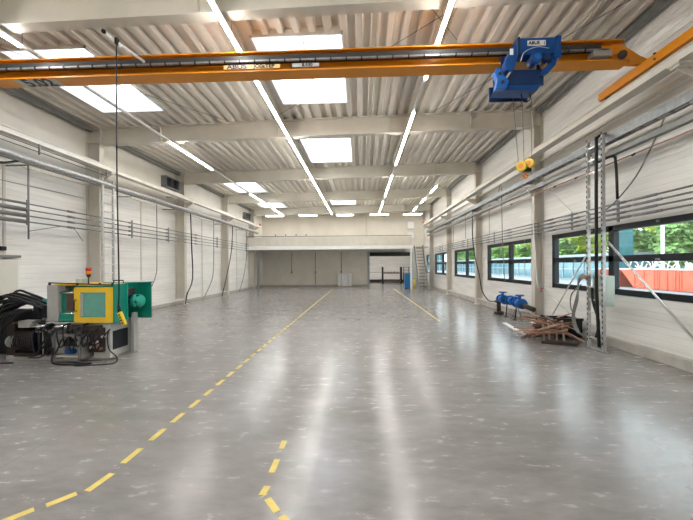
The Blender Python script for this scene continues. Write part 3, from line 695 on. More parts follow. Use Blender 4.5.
# hoses
for i in range(16):
    y = 6.15 + (i % 4) * .12; s0 = random.random()
    P_('hose', MB().tube([(-7.35 - .15 * s0, y - .1, .45 + .09 * (i % 5)), (-7.0, y - .06, .88 + .026 * i), (-6.68, y, 1.06 + .013 * i), (-6.42 + .02 * i, y + .1, 1.12 - .01 * i), (-6.28, y + .05, 1.02), (-6.22, y + .12, .8)], .024, n=8), M['dark'])
for i in range(6):
    P_('hose', MB().tube([(-6.35 - i * .04, 6.2, .98), (-6.5 - .05 * i, 6.1, .93), (-6.62 - .06 * i, 6.08, .8), (-6.9, 6.12, .55 - .04 * i), (-7.1, 6.2, .2), (-7.25, 6.25, .05)], .02, n=8), M['dark'])
for i in range(11):
    x = -6.2 + i * .12; z = .55 + .06 * (i % 3); w_ = .12 + .1 * random.random()
    P_('hose', MB().tube([(x, 6.22, z + .05), (x + .01, 6.05, z), (x + w_ * .5, 6.02, z - .28 - .1 * random.random()), (x + w_, 6.1, z - .12), (x + w_ + .03, 6.22, z)], .013, n=6), M['dark'])
P_('hose', MB().tube([(-6.15, 6.1, .62), (-5.88, 6.06, .55), (-5.85, 6.05, .3), (-6.0, 6.04, .12), (-6.3, 6.08, .09)], .014, n=6), M['dark'])
P_('hose', MB().tube([(-5.75, 6.02, .3), (-5.72, 5.96, .05), (-5.5, 5.9, .02), (-5.2, 5.92, .02), (-5.0, 6.0, .02)], .014, n=6), M['dark'])
P_('power_cable', MB().tube([(-4.86, 6.25, .62), (-4.80, 6.14, .45), (-4.74, 6.1, .25), (-4.60, 6.1, .12), (-4.58, 6.05, .02), (-4.75, 5.95, .012), (-5.2, 5.85, .012)], .011, n=6), M['dark'])
P_('power_cable', MB().tube([(-6.9, 6.1, .2), (-7.0, 6.0, .03), (-6.8, 5.95, .02), (-6.5, 5.98, .02)], .012, n=6), M['dark'])

# ------------------------------------------------------------------ left wall fittings
door = thing('door_1', (XL, 7.1, 0), kind='structure')
box(XL + .03, XL + .09, 5.6, 8.2, .14, 2.0).build('door_leaf', M['cream'], door, bevel=.01)
box(XL + .02, XL + .12, 5.4, 8.25, 2.05, 2.11).build('door_rail', M['pipe'], door)
box(XL + .08, XL + .12, 8.12, 8.17, .9, 1.15).build('handle', M['black'], door)
tag(box(XL, XL + .1, 7.78, 7.92, 2.22, 2.32).build('sensor_box', M['black'], bevel=.01), 'small black sensor box on the left wall above the cream door', 'sensor')

names = ['top', 'second', 'third', 'bottom']
for i, z in enumerate((3.39, 3.24, 3.09, 2.94)):
    r = thing('conduit_pipe', (-8.33, 16, z), '%s of the four thin grey conduits running along the left wall' % names[i], 'conduit', 'left wall conduits')
    MB().cyl((-8.33, 2, z), (-8.33, 24.6, z), .018, n=8).build('pipe', M['pipe'], r)
    MB().cyl((-8.33, 2, z), (-8.33, 8.05, z), .05 if i else .03, n=12).build('sleeve', M['pipe'], r)
    for y in (9.3, 11.8, 14.1, 16.6, 19., 21.4, 23.9):
        MB().cyl((-8.33, y - .12, z), (-8.33, y + .12, z), .032, n=8).build('coupling', M['pipe'], r)
for i, y in enumerate((8.0, 11.8, 14.1, 19., 23.9)):
    tag(box(-8.30, -8.27, y - .03, y + .03, 2.85, 3.48).build('pipe_clamp', M['galv']), 'grey strap on the left wall conduits, ' + ('by the short hanging conduit at the left edge', 'just past the tall ladder', 'next after the one past the ladder', 'between the two hanging black cables', 'farthest back')[i], 'pipe clamp', 'left wall conduit straps')
def cable_tray(x, y0, y1, z, w, h, name, label, rungs=True, bundle=True):
    r = thing(name, (x, (y0 + y1) / 2, z), label, 'cable tray')
    g = MB(); g.box(x - w / 2, x - w / 2 + .012, y0, y1, z, z + h); g.box(x + w / 2 - .012, x + w / 2, y0, y1, z, z + h)
    if rungs:
        y = y0
        while y < y1: g.box(x - w / 2, x + w / 2, y, y + .05, z + h - .03, z + h - .01); g.box(x - w / 2, x + w / 2, y + .15, y + .2, z + .005, z + .02); y += .3
    g.build('slotted_rail' if rungs else 'side_rail', M['galv'], r)
    if not rungs: box(x - w / 2, x + w / 2, y0, y1, z - .01, z).build('tray_bottom', M['galv'], r)
    if bundle:
        for q in range(3): MB().tube([(x - w * .25 + q * w * .25, y0 + (y1 - y0) * j / 24, z + .03 + .02 * ((j + q) % 2)) for j in range(25)], .02, n=6).build('cable', (M['dark'], M['pipe'], M['alu'])[q], r)
    return r
r = cable_tray(-8.22, 2, 26.4, 4.37, .14, .10, 'cable_tray', 'galvanised cable tray full of grey cables running along the left wall under the crane rail', False)
MB().tube([(-8.12, 2, 4.44)] + [(-8.12 + .012 * (j % 2), 2 + j, 4.44 + .01 * (j % 3)) for j in range(1, 25)], .065, n=10).build('cable_bundle', M['zinc'], r)
for y in (5.0, 8.0, 11.8, 14.6, 19.9, 23.2): box(XL, -8.29, y - .02, y + .02, 4.33, 4.36).build('bracket', M['galv'], r)
def drop(pts, rad, m, label, name='hanging_cable', cat='cable', group=None):
    return tag(MB().tube(pts, rad, n=7).build(name, m), label, cat, group)
for i, z in enumerate((4.76, 4.66)):
    drop([(-7.98, 2, z), (-7.98, 6, z), (-7.98, 10.3, z)], .009, M['dark'], '%s of two thin dark lines running below the left crane runway near the camera' % ('upper', 'lower')[i], 'conductor_line', 'wire')
for y in (5.4, 8.0, 10.2): tag(box(-8.0, -7.96, y - .01, y + .01, 4.60, 4.86).build('line_hanger', M['galv']), 'small hanger plate under the left crane runway, ' + ('nearest' if y < 6 else 'middle' if y < 9 else 'by the tall ladder'), 'hanger', 'left runway line hangers')
drop([(-8.27, 8.0, 4.36), (-8.27, 8.0, 2.5)], .02, M['pipe'], 'short grey conduit hanging from the left tray near the left picture edge', 'drop_conduit', 'conduit')
drop([(-8.27, 13.25, 4.33), (-8.27, 13.25, 2.3), (-8.3, 13.2, 1.4), (-8.5, 12.8, .5), (-8.55, 12.3, .03)], .016, M['pipe'], 'grey drop line from the left tray between the ladder and the next column', 'drop_conduit', 'conduit')
drop([(-8.27, 15.95, 4.5), (-8.25, 16.0, 2.9), (-8.24, 16.05, 1.2), (-8.27, 15.6, .5), (-8.3, 15.5, .03)], .028, M['dark'], 'thick black cable hanging beside the second left column past the ladder')
drop([(-8.27, 18.5, 4.36), (-8.27, 18.5, 2.4), (-8.3, 18.4, 1.2), (-8.45, 17.9, .3), (-8.5, 17.6, .03)], .02, M['pipe'], 'grey cable hanging on the left wall in the bay after the black cable')
drop([(-8.27, 21.3, 4.4), (-8.28, 21.1, 2.8), (-8.35, 20.5, 1.2), (-8.4, 19.9, .03)], .026, M['dark'], 'slanting dark cable hanging by the third left column')
drop([(-8.27, 23.9, 4.4), (-8.27, 23.9, 2.6), (-8.35, 23.5, 1.1), (-8.45, 22.9, .03)], .022, M['pipe'], 'curved dark grey cable hanging in the last left bay before the mezzanine')
drop([(-8.2, 2.5, 3.9), (-8.2, 6.5, 4.1), (-8.22, 7.3, 4.2), (-8.22, 7.7, 4.35)], .03, M['dark'], 'black cable curving down from the left tray at the left edge of the picture')
drop([(XL + .03, 5.0, 3.9), (XL + .03, 10.3, 4.0)], .008, M['pipe'], 'thin wire slanting across the left wall above the conduits', 'bracing_wire', 'wire')
drop([(-8.27, 8.0, 2.7), (-8.3, 9.2, 2.95), (-8.5, 9.9, 2.6)], .01, M['pipe'], 'thin slanting stay under the left conduits next to the ladder column', 'bracing_wire', 'wire')

def ladder(name, p, dirv, width, z0, z1, label, m, rr=.02, pitch=.28, depth=.03):
    r = thing(name, (p[0], p[1], z0), label, 'ladder'); d = Vector(dirv).normalized()
    for s_ in (0, width):
        a = Vector((p[0], p[1], z0)) + d * s_; b_ = a + Vector((0, 0, z1 - z0))
        MB().bar(a, b_, .06, .045, up=d).build('rail', m, r)
    z = z0 + .2
    while z < z1 - .05:
        a = Vector((p[0], p[1], z)); MB().cyl(a, a + d * width, .02, n=8).build('rung', M['alu'], r); z += pitch
    return r
ladder('aluminium_ladder', (-8.12, 10.2, 0), (0, 1, 0), .46, 0.0, 4.62, 'tall aluminium ladder standing against the left wall behind the machine', M['zinc'])

for i, (y0, y1) in enumerate(((14.5, 15.55), (24.75, 25.8))):
    v = thing('vent_louvre', (XL + .1, y0, 5.3), ('nearer' if i == 0 else 'farther') + ' dark louvred vent high on the left wall under the roof deck', 'vent', 'left wall vents')
    g = MB(); a = XL + .001; g.box(a, a + .25, y0, y0 + .04, 5.35, 5.85); g.box(a, a + .25, y1 - .04, y1, 5.35, 5.85); g.box(a, a + .25, y0, y1, 5.81, 5.85); g.box(a, a + .25, y0, y1, 5.35, 5.39); g.box(a, a + .25, (y0 + y1) / 2 - .02, (y0 + y1) / 2 + .02, 5.35, 5.85)
    g.build('vent_frame', M['galv'], v)
    g = MB()
    for k in range(6): g.box(a + .03, a + .2, y0 + .04, y1 - .04, 5.41 + k * .07, 5.44 + k * .07)
    g.build('slats', M['black'], v)
fl = thing('wall_floodlight', (-8.3, 14.9, 4.9), 'small round white lamp on the left wall below the nearer vent', 'lamp')
MB().cyl((XL, 14.9, 4.98), (-8.5, 14.9, 4.95), .02).build('arm', M['galv'], fl); MB().dome((-8.42, 14.9, 4.95), (.7, -.7, 0), .1, full=True).build('globe', M['white'], fl)

# ------------------------------------------------------------------ right wall fittings
r = cable_tray(5.14, 2.0, 26.2, 4.30, .16, .17, 'cable_ladder', 'upper galvanised cable ladder with slots along the right wall', True)
for y in (5.36, 7.9, 10.54, 13.1, 15.72, 20.9): box(5.06, 5.265, y - .03, y + .03, 4.26, 4.295).build('bracket', M['galv'], r)
r = thing('steel_pipe', (5.14, 14, 4.05), 'grey square duct running below the cable ladder on the right wall', 'duct')
box(5.10, 5.20, 2.0, 26.2, 4.02, 4.12).build('duct', M['pipe'], r)
for y in (7.6, 9.6, 12.4, 17.8): box(5.09, 5.21, y, y + .35, 4.01, 4.13).build('joint_sleeve', M['galv'], r)
r = thing('copper_pipe', (5.2, 12, 3.9), 'thin reddish pipe with small taps just under the duct on the right wall', 'pipe')
MB().cyl((5.21, 2, 3.90), (5.21, 21, 3.90), .014, n=8).build('pipe', M['copper'], r)
for y in (6.6, 8.3, 9.2, 11.8): MB().cyl((5.21, y, 3.90), (5.15, y, 3.86), .02, n=8).build('tap', M['iron'], r)
for i, z in enumerate((3.03, 2.93, 2.83, 2.73)):
    r = thing('conduit_pipe', (5.2, 14, z), '%s of the four grey conduits running above the windows on the right wall' % names[i], 'conduit', 'right wall conduits')
    MB().cyl((5.215, 2, z), (5.215, 25.0, z), .017, n=8).build('pipe', M['pipe'], r)
    for y in (6.4, 7.1, 8.6, 9.6, 12.2, 14.2, 17.5, 19.5, 22.5):
        MB().cyl((5.215, y - .25 - .1 * (i % 2), z), (5.215, y + .25, z), .028, n=10).build('sleeve', M['galv'], r)
for i, y in enumerate((7.1, 8.6, 10.2, 13.5, 16.8, 22.)):
    tag(box(5.25, 5.27, y - .03, y + .03, 2.66, 3.1).build('pipe_clamp', M['galv']), 'grey strap on the right wall conduits, %s from the camera' % ('nearest', 'second', 'third', 'fourth', 'fifth', 'farthest')[i], 'pipe clamp', 'right wall conduit straps')

# cable mast: two perforated rails with rungs, box
ms = thing('cable_mast', (4.95, 7.25, 0), 'tall galvanised ladder-like cable mast standing in front of the window', 'cable mast')
for y in (7.05, 7.5):
    g = MB(); g.box(4.90, 4.96, y - .022, y + .022, 0, 4.44); g.build('rail', M['zinc'], ms)
    g = MB()
    for k in range(40): g.box(4.893, 4.90, y - .01, y + .01, .15 + k * .11, .2 + k * .11)
    g.build('slots', M['black'], ms)
for k in range(16): MB().box(4.915, 4.945, 7.05, 7.5, .22 + k * .27, .25 + k * .27).build('rung', M['alu'], ms)
box(4.88, 5.0, 6.98, 7.57, 0, .015).build('foot_plate', M['galv'], ms)
g = MB(); g.tube([(4.87, 7.1, .1), (4.84, 7.12, 1.2), (4.84, 7.12, 2.5), (4.86, 7.14, 4.2), (4.9, 7.16, 4.42), (5.08, 7.18, 4.50)], .032, n=8); g.build('thick_cable', M['dark'], ms)
g = MB(); g.tube([(4.95, 7.3, .25), (4.93, 7.2, .6), (4.92, 7.35, 1.0), (4.93, 7.4, 1.3)], .028, n=8); g.build('thick_cable', M['dark'], ms)
eb = thing('electrical_box', (5.05, 7.2, .9), 'pale green electrical box fixed on the cable mast below the window rail', 'electrical box')
box(4.965, 5.16, 7.06, 7.44, .93, 1.56).build('housing', M['boxg'], eb, bevel=.012)
box(4.958, 4.965, 7.1, 7.4, 1.24, 1.26).build('seam', M['pipe'], eb)
box(4.98, 5.14, 7.045, 7.06, .99, 1.51).build('cover', M['boxg'], eb)
box(4.80, 4.885, 7.36, 7.62, 1.5, 1.56).build('cable_bracket', M['copper'], eb)
drop([(5.12, 7.55, 4.14), (5.1, 7.5, 4.0), (5.08, 7.0, 3.98), (5.1, 6.94, 3.8), (5.12, 6.93, 3.1)], .026, M['dark'], 'short thick black cable bending down from the duct beside the cable mast')
for i in range(3):
    drop([(4.93, 7.42 + .03 * i, .2 + .05 * i), (4.9, 7.75 + .05 * i, .25), (4.9, 7.95 + .04 * i, .6), (4.9, 7.82, 1.0 + .1 * i), (4.9, 7.8, 1.35 + .06 * i), (4.9, 7.62, 1.5 + .04 * i), (4.93, 7.5, 1.42)], .015, M['pipe'],
         '%s of three grey hoses looping out of the electrical box' % ('innermost', 'middle', 'outermost')[i], 'looped_hose', 'hose', 'grey hoses at the cable mast')
drop([(4.9, 7.9, .55), (5.0, 8.25, .8), (5.0, 8.2, 1.1), (4.93, 7.75, 1.35)], .014, M['pipe'], 'thin grey hose making the widest loop left of the cable mast', 'looped_hose', 'hose')
drop([(5.14, 5.9, 4.28), (5.16, 6.1, 4.0), (5.18, 6.55, 3.45), (5.18, 7.1, 3.05), (5.18, 7.35, 2.95)], .014, M['pipe'], 'thin grey cable curving down from the tray above the near window')
def rod(a, b, label, r_=.016): return tag(MB().cyl(a, b, r_, n=8).build('bracing_rod', M['alu']), label, 'rod', 'bracing rods by the cable mast')
rod((5.42, 9.85, .28), (4.98, 7.56, 2.1), 'slanting rod from the cable mast down to the heap of scrap wood')
rod((5.42, 5.4, .28), (4.98, 7.0, 2.25), 'slanting rod from the cable mast down to the kerb at the right edge', .02)
rod((5.20, 10.0, 4.24), (5.20, 8.45, 3.06), 'thin rod slanting from the cable ladder down to the right wall conduits', .01)
# cables between columns on the right
drop([(5.12, 15.6, 4.4), (5.1, 15.6, 3.2), (5.1, 15.3, 2.2), (5.15, 14.9, 1.4), (5.2, 14.7, .7), (5.2, 14.0, .35), (5.15, 13.2, .4), (5.1, 12.6, .6)], .022, M['dark'], 'dark cable hanging in front of the column past the blue valves and looping to them')
drop([(5.14, 12.75, 4.3), (5.14, 12.7, 4.62), (5.14, 12.5, 4.62), (5.14, 12.45, 3.0), (5.2, 12.4, 1.2)], .014, M['pipe'], 'thin grey cable looped over the tray above the second window')
hsx = drop([(5.14, 10.95, 4.35), (5.1, 10.3, 3.8), (5.1, 10.1, 2.4), (5.12, 10.0, 1.2), (5.3, 9.9, 1.1), (5.35, 9.5, .8), (5.4, 9.0, .55)], .016, M['alu'], 'pale hose hanging down the column behind the scrap wood')
v = thing('shutoff_valve', (5.3, 9.95, 1.1), 'small red-handled valve on the wall beside the column above the scrap wood', 'valve')
MB().cyl((5.22, 9.95, 1.0), (5.22, 9.95, 1.2), .025).build('body', M['galv'], v); box(5.19, 5.23, 9.87, 10.03, 1.1, 1.13).build('handle', M['red'], v)
for i, y in enumerate((13.9, 19.2, 17.0)):
    drop([(5.22, y, 4.28), (5.22, y, 3.1 if i else 3.05)], .012, M['pipe'], 'short thin conduit between tray and conduits on the far right wall', 'drop_conduit', 'conduit', 'far right drop conduits')

# blue valve assembly
vp = thing('valve_assembly', (5.1, 11.7, 0), 'blue gate valves on a dark pipe with iron feet beside the right wall column', 'valve')
for y, z in ((12.35, .55), (11.55, .58), (11.05, .55)):
    bl = MB(); bl.cyl((5.1, y - .13, z), (5.1, y + .13, z), .13, n=16); bl.dome((5.1, y, z + .02), (0, 0, 1), .12, n=14); bl.cyl((5.1, y - .19, z), (5.1, y - .15, z), .165, n=18); bl.cyl((5.1, y + .15, z), (5.1, y + .19, z), .165, n=18)
    bl.build('valve_body', M['valveblue'], vp)
    if y != 11.55:
        s_ = MB(); s_.cyl((5.1, y, z + .1), (5.1, y, z + .24), .05, n=10); s_.cyl((5.1, y, z + .24), (5.1, y, z + .28), .13, n=16); s_.build('handwheel', M['valveblue'], vp)
MB().cyl((5.1, 12.2, .55), (5.1, 11.2, .56), .07, n=14).build('connecting_pipe', M['iron'], vp)
MB().cyl((5.1, 10.9, .52), (5.12, 10.2, .46), .07, n=14).build('outlet_pipe', M['iron'], vp)
g = MB(); g.cyl((5.02, 12.5, .5), (5.02, 12.5, .1), .075, n=14); g.cyl((5.02, 12.5, .1), (5.02, 12.5, 0), .17, n=18); g.cyl((5.02, 12.5, .42), (5.02, 12.5, .47), .13, n=16); g.build('inlet_elbow', M['iron'], vp)
for y in (11.85, 11.15): 
    g = MB(); g.cyl((5.05, y, .5), (5.0, y, .02), .02); g.cyl((5.0, y, 0), (5.0, y, .02), .08); g.build('support_leg', M['iron'], vp)
g = MB(); g.cyl((5.05, 11.1, .48), (4.9, 11.25, .0), .018); g.cyl((5.05, 11.1, .48), (5.1, 10.9, .0), .018); g.build('tripod_leg', M['galv'], vp)

# scrap wood heap
crt = thing('black_crate', (5.05, 8.7, 0), 'black plastic crate standing behind the heap of scrap wood', 'crate')
g = MB(); g.box(4.72, 5.38, 8.42, 9.02, .02, .06)
for a_ in ((4.72, 4.75, 8.42, 9.02), (5.35, 5.38, 8.42, 9.02), (4.72, 5.38, 8.42, 8.45), (4.72, 5.38, 8.99, 9.02)): g.box(*a_, .02, .46)
g.build('tub', M['black'], crt, bevel=.008); g = MB(); g.box(4.70, 5.40, 8.40, 8.44, .42, .48); g.box(4.70, 4.74, 8.40, 9.04, .42, .48); g.build('rim', M['dark'], crt)
def board(a, b, w, h, m, label, group=None, name='scrap_board'):
    return tag(MB().bar(a, b, w, h).build(name, m, bevel=.003), label, 'board', group)
board((4.32, 10.35, .03), (4.12, 8.85, .035), .11, .045, M['white'], 'white painted plank lying in front of the scrap heap towards the blue valves')
board((3.86, 8.05, .17), (4.62, 7.75, .30), .11, .05, M['wood'], 'broad brown plank lying across the front of the scrap heap')
board((3.96, 8.15, .1), (4.55, 8.1, .17), .09, .07, M['woodd'], 'dark short beam under the front plank of the scrap heap')
board((4.1, 7.85, .03), (4.72, 7.58, .03), .1, .055, M['iron'], 'black bar lying flat on the floor in front of the scrap heap')
board((4.25, 7.95, .03), (4.85, 7.72, .03), .1, .055, M['woodd'], 'second dark bar flat on the floor at the front of the scrap heap')
rs = random.Random(3)
G = 'battens of the scrap heap'
for i in range(38):
    cx = 4.45 + rs.uniform(-.3, .3); cy = 8.3 + rs.uniform(-.3, .25); z = .08 + .38 * rs.random()
    an = rs.choice([rs.gauss(.1, .35), rs.gauss(2.6, .35)]); L_ = rs.uniform(.25, .52); tl = rs.uniform(-.2, .2)
    dx, dy = math.cos(an) * L_, math.sin(an) * L_ * .7
    mm, nm = rs.choice([(M['pinkw'], 'reddish brown'), (M['pinkw'], 'reddish brown'), (M['wood'], 'brown'), (M['woodd'], 'dark'), (M['woodl'], 'pale')])
    z = max(z, abs(tl) + .03)
    board((cx - dx, cy - dy, z - tl), (cx + dx, cy + dy, z + tl), rs.uniform(.03, .07), rs.uniform(.02, .035), mm, 'thin %s batten tangled in the middle of the scrap wood heap' % nm, G, 'scrap_batten')
for i, (x, y) in enumerate(((4.38, 7.98), (4.52, 7.92), (4.66, 7.9), (4.28, 8.02))):
    board((x - .02, y, .02), (x + .01, y + .12, .42), .035, .03, M['woodl'], 'pale upright batten standing in the front of the scrap wood heap', 'upright scrap battens', 'scrap_batten')
board((4.62, 8.1, .3), (5.0, 7.75, .06), .04, .03, M['pinkw'], 'reddish batten sliding off the right side of the scrap heap', None, 'scrap_batten')
board((3.85, 8.75, .1), (4.35, 8.3, .22), .05, .03, M['pinkw'], 'reddish batten sticking out left of the scrap heap', None, 'scrap_batten')
board((3.98, 8.95, .16), (4.5, 8.45, .2), .05, .03, M['pinkw'], 'upper reddish batten sticking out left of the scrap heap', None, 'scrap_batten')
drop([(4.2, 8.3, .4), (4.25, 8.3, .52), (4.4, 8.3, .5), (4.5, 8.3, .4), (4.65, 8.3, .5), (4.75, 8.3, .48), (4.7, 8.3, .36)], .018, M['dark'], 'black cable curled on top of the scrap wood heap', 'curled_cable')

# ------------------------------------------------------------------ floor tape
def dash(a, b, w, label, group):
    a = Vector((*a, 0)); b = Vector((*b, 0)); d_ = (b - a).normalized(); n_ = Vector((-d_.y, d_.x, 0)) * w / 2
    m_ = MB(); vs = [a - n_, b - n_, b + n_, a + n_]
    m_.add([(v.x, v.y, .0005) for v in vs] + [(v.x, v.y, .0025) for v in vs], [(0, 3, 2, 1), (4, 5, 6, 7), (0, 1, 5, 4), (1, 2, 6, 5), (2, 3, 7, 6), (3, 0, 4, 7)])
    return tag(m_.build('floor_tape', M['tape']), label, 'floor marking', group)
y = 2.98; q = 0; OW = 'nearest second third fourth fifth sixth seventh eighth ninth tenth eleventh twelfth'.split()
while y < 25.5:
    dash((-2.19, y), (-2.19, y + .25), .06, 'yellow tape dash, long left floor line, ' + ('%s from the camera' % OW[q] if q < 12 else 'in its far thin part'), 'left line tape dashes'); y += .40; q += 1
dash((-2.175, 2.83), (-2.21, 2.60), .06, 'yellow tape dash where the left line starts to bend, nearest the camera', None)
dash((-2.27, 2.57), (-2.385, 2.43), .06, 'yellow tape dash second from the lower left corner of the picture', None)
dash((-2.44, 2.39), (-2.55, 2.26), .06, 'yellow tape dash cut off by the lower left edge of the picture', None)
for (a, b, l) in (((-.80, 3.42), (-.795, 3.27), 'topmost'), ((-.79, 3.09), (-.79, 2.89), 'second'), ((-.775, 2.71), (-.79, 2.60), 'third')):
    dash(a, b, .055, '%s yellow tape dash of the short arrow in the lower middle' % l, 'centre arrow tape')
dash((-.77, 2.60), (-.765, 2.595), .055, 'tiny yellow tape corner piece of the short arrow', None)
dash((-.735, 2.565), (-.625, 2.43), .055, 'yellow tape dash bending right at the foot of the short arrow', None)
dash((-.585, 2.39), (-.50, 2.30), .055, 'yellow tape dash of the short arrow cut off by the bottom edge', None)
y = 10.9
while y < 25.5:
    dash((2.5, y), (2.5, y + .3), .06, 'yellow tape dash of the straight line on the right side of the floor', 'right line tape dashes'); y += .40

# roof bracing wires and a drain pipe under the deck
for i, (a, b, l) in enumerate((((-2.6, 10.2, 6.38), (2.2, 5.6, 6.40), 'thin roof bracing wire crossing over the middle skylight'),
                              ((.9, 5.6, 6.42), (2.0, 7.0, 6.43), 'short roof bracing wire right of the middle skylight'),
                              ((2.2, 10.2, 6.42), (5.0, 5.7, 6.44), 'thin roof bracing wire above the blue hoist'),
                              ((-8.0, 5.7, 6.26), (-4.2, 10.2, 6.33), 'thin roof bracing wire over the left skylight'))):
    tag(MB().cyl(a, b, .008, n=5).build('bracing_wire', M['pipe']), l, 'wire', 'roof bracing wires')
for i, (x, y0, y1) in enumerate(((-3.35, 5.55, 10.35), (-3.35, 10.75, 15.5), (-.0 - 3.35, 15.95, 20.7), (2.55 - 2.2, 5.55, 10.35), (.35, 10.75, 15.5), (4.35, 5.55, 10.35))):
    tag(MB().cyl((x, y0, zb(x) + BH - .035), (x, y1, zb(x) + BH - .035), .03, n=10).build('roof_pipe', M['steel']), 'thin cream pipe lengthwise under the roof deck, ' + ('left of the nearest middle skylight', 'left of the second middle skylight', 'left of centre in the third bay', 'just right of the nearest middle skylight', 'just right of the second middle skylight', 'above the blue hoist near the right wall')[i], 'pipe', 'pipes under the roof deck')
for i in range(5):
    y0, y1 = YK[i] + .11, YK[i + 1] - .11
    x = CR + .09
    tag(MB().box(x, x + .12, y0, y1, zb(x) + BH - .14, zb(x) + BH - .005).build('edge_channel', M['pipe']), 'dark edge channel where the roof deck meets the right wall, %s bay' % ('nearest', 'second', 'third', 'fourth', 'farthest')[i], 'channel', 'right roof edge channels')
    x = CL - .3
    tag(MB().box(x, x + .12, y0, y1, zb(x) + BH - .14, zb(x) + BH - .005).build('edge_channel', M['pipe']), 'dark edge channel where the roof deck meets the left wall, %s bay' % ('nearest', 'second', 'third', 'fourth', 'farthest')[i], 'channel', 'left roof edge channels')

# ------------------------------------------------------------------ outside
g = box(5.9, 140, -30, 100, -.25, -.02).build('ground', M['asphalt']); g['kind'] = 'structure'
def foliage_mesh(seed, rx, rz, n):
    rr = random.Random(seed); m_ = MB()
    for b_ in range(14):
        c = Vector((rr.gauss(0, .5) * rx, rr.gauss(0, .5) * rx, rr.gauss(0, .45) * rz)); r0 = rr.uniform(.35, .6) * rx
        for k in range(n // 14):
            d_ = Vector((rr.gauss(0, 1), rr.gauss(0, 1), rr.gauss(0, 1))).normalized(); p = c + d_ * r0 * rr.uniform(.7, 1.05)
            u = Vector((rr.gauss(0, 1), rr.gauss(0, 1), rr.gauss(0, 1))).normalized(); w = u.orthogonal().normalized(); s_ = rr.uniform(.10, .22)
            m_.add([p - u * s_, p + w * s_ * .5, p + u * s_, p - w * s_ * .5], [(0, 1, 2, 3)])
    return m_
protos = {}
def tree(x, y, h, rx, key, label):
    t = thing('tree', (x, y, -.02), label, 'tree', 'trees behind the yard')
    tr = MB(); tr.tube([(x, y, -.02), (x + .1, y, h * .3), (x, y + .1, h * .7)], .16); 
    for s_ in (-1, 1): tr.tube([(x, y, h * .35), (x + s_ * .5, y + s_ * .6, h * .6), (x + s_ * .9, y + s_ * rx * .5, h * .8)], .07)
    tr.build('trunk', M['bark'], t)
    if key not in protos:
        m_ = foliage_mesh(len(protos) + 11, 1.6, 2.0, 5600); o = m_.build('crown', M[key]); o.parent = t; protos[key] = o
    else:
        o = protos[key].copy(); COL.objects.link(o); o.parent = t
    o.location = (0, 0, h * .6 + .0); sc = rx / 1.6; o.scale = (sc, sc, h * .40 / 2.0)
    return t
# positions laid along the yard's far side
TR = [(28, 13, 8, 2.9, 'leaf_y'), (28, 19, 8, 2.9, 'leaf_g'), (30, 24.5, 9, 2.9, 'leaf_d'), (29, 30, 8, 2.6, 'leaf_g'), (35, 36, 9, 3.2, 'leaf_y'), (36, 43, 9.5, 3.3, 'leaf_g'), (35, 50, 9, 3.3, 'leaf_y'),
      (36, 57, 9.5, 3.3, 'leaf_g'), (35, 64, 9, 3.3, 'leaf_y'), (36, 71, 9, 3.3, 'leaf_g'), (38, 79, 9.5, 3.6, 'leaf_y'), (38, 88, 10, 3.8, 'leaf_g'), (38, 98, 10, 4., 'leaf_y'), (38, 109, 10, 4.2, 'leaf_g'), (38, 121, 11, 4.6, 'leaf_g'),
      (38, 17, 11, 3.8, 'leaf_d'), (38.5, 28.5, 11, 3.8, 'leaf_d')]
TW = {'leaf_g': 'mid green leafy', 'leaf_y': 'bright yellow-green leafy', 'leaf_d': 'dark green dense'}
for (x, y, h, rx, k) in TR:
    where = ['at the right edge of the nearest window', 'behind the right end of the orange skips', 'behind the middle of the orange skips', 'behind the rusty skip', 'nearest one behind the glazed building', 'behind the low glazed building, second in line', 'behind the low glazed building, third in line', 'behind the low glazed building, fourth in line', 'behind the low glazed building, fifth in line', 'behind the low glazed building, sixth in line', 'behind the low glazed building, seventh in line', 'behind the low glazed building, eighth in line', 'behind the low glazed building, ninth in line', 'behind the low glazed building, tenth in line', 'farthest of the line behind the glazed building', 'in the back row at the right picture edge', 'in the back row behind the skips'][len([o for o in COL.objects if o.name.startswith('tree')])]
    tree(x, y, h, rx, k, '%s tree outside, %s' % (TW[k], where))
# orange-red skips
def skip(y0, y1, m, label, slope=.9):
    s_ = thing('waste_skip', (21.5, (y0 + y1) / 2, 0), label, 'skip', 'skips in the yard')
    b_ = MB(); b_.prism([(y0, .0), (y1 - slope, .0), (y1, 1.38), (y0, 1.38)], 20.6, 'x', 22.4); b_.build('skip_body', m, s_, bevel=.02)
    b_ = MB(); b_.box(20.55, 22.45, y0, y1 + .03, 1.38, 1.44); b_.build('rim', M['white'], s_)
    b_ = MB()
    for k in range(3): yy = y0 + .2 + k * (y1 - slope - y0 - .3) / 2; b_.box(20.55, 20.6, yy, yy + .08, .05, 1.36)
    b_.build('rib', m, s_)
    return s_
skip(19.5, 22.6, M['skip'], 'orange-red waste skip in the yard at the right edge of the picture', .0)
skip(22.7, 24.2, M['skip'], 'orange-red waste skip in the yard, middle one', .0)
skip(24.3, 27.6, M['skip'], 'orange-red waste skip with a sloping end in the yard', 1.3)
skip(27.9, 30.5, M['skipb'], 'rusty brown waste skip behind the sloping orange one', .6)
fr = thing('white_frame_pile', (22, 25.5, 1.4), 'pile of white metal frames lying on the orange skips', 'metal frames')
rq = random.Random(5)
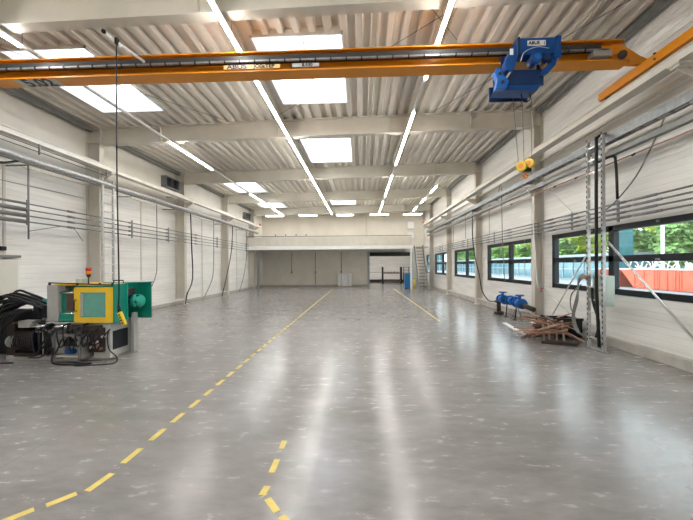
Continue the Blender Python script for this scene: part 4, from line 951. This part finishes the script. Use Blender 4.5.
for i in range(16):
    y = rq.uniform(23.2, 27.3); MB().bar((21.6, y, 1.44), (21.6 + rq.uniform(-.5, .5), y + rq.uniform(-.7, .7), 1.6 + rq.uniform(0, .45)), .04, .04).build('frame_bar', M['white'], fr)
for i in range(4):
    y = 23.4 + i * 1.1; MB().tube([(21.3, y, 1.5), (21.3, y + .2, 1.9), (21.3, y + .7, 2.0), (21.3, y + .9, 1.5)], .035).build('hoop', M['white'], fr)
ps = thing('white_flagpole', (23.5, 27.2, 0), 'slender white pole standing outside the nearest window', 'pole')
MB().cyl((23.5, 27.2, 0), (23.5, 27.2, 8), .13, .1).build('shaft', M['white'], ps); MB().cyl((23.5, 27.2, 0), (23.5, 27.2, .1), .25).build('base', M['galv'], ps)
gb = thing('glass_building', (25.5, 50, 0), 'low blue glazed building outside the far windows', 'building')
box(25.5, 31, 33.5, 128, 0, 2.7).build('glass_wall', M['facade'], gb); box(25.3, 31.2, 33.3, 128.2, 2.7, 2.95).build('roof_edge', M['facfr'], gb)
g = MB()
for i in range(47): g.box(25.4, 25.5, 33.5 + i * 2, 33.62 + i * 2, 0, 2.7)
for z in (.0, 1.2): g.box(25.4, 25.5, 33.5, 128, z, z + .1)
g.build('mullions', M['facfr'], gb)
go = thing('office_block', (22, 118, 0), 'tall blue glazed office block far away, seen through the smallest windows', 'building')
box(6.5, 24.5, 100, 116, 0, 11).build('glass_wall', M['facade'], go)
g = MB()
for i in range(13): g.box(6.5 + i * 1.5, 6.65 + i * 1.5, 99.9, 100, 0, 11)
for z in (0, 3, 6, 9): g.box(6.5, 24.5, 99.85, 99.95, z, z + .3)
g.build('mullions', M['facfr'], go)
gt = thing('glass_tower', (24.5, 32, 0), 'tall narrow glazed stair tower behind the rusty skip', 'building')
box(23.8, 25.2, 32.2, 33.2, 0, 8).build('glass_wall', M['facade'], gt)
g = MB()
for z in range(1, 8): g.box(23.7, 23.8, 32.2, 33.2, z, z + .06)
g.build('mullions', M['facfr'], gt)

for o in COL.objects:
    if '_w' in o: del o['_w']
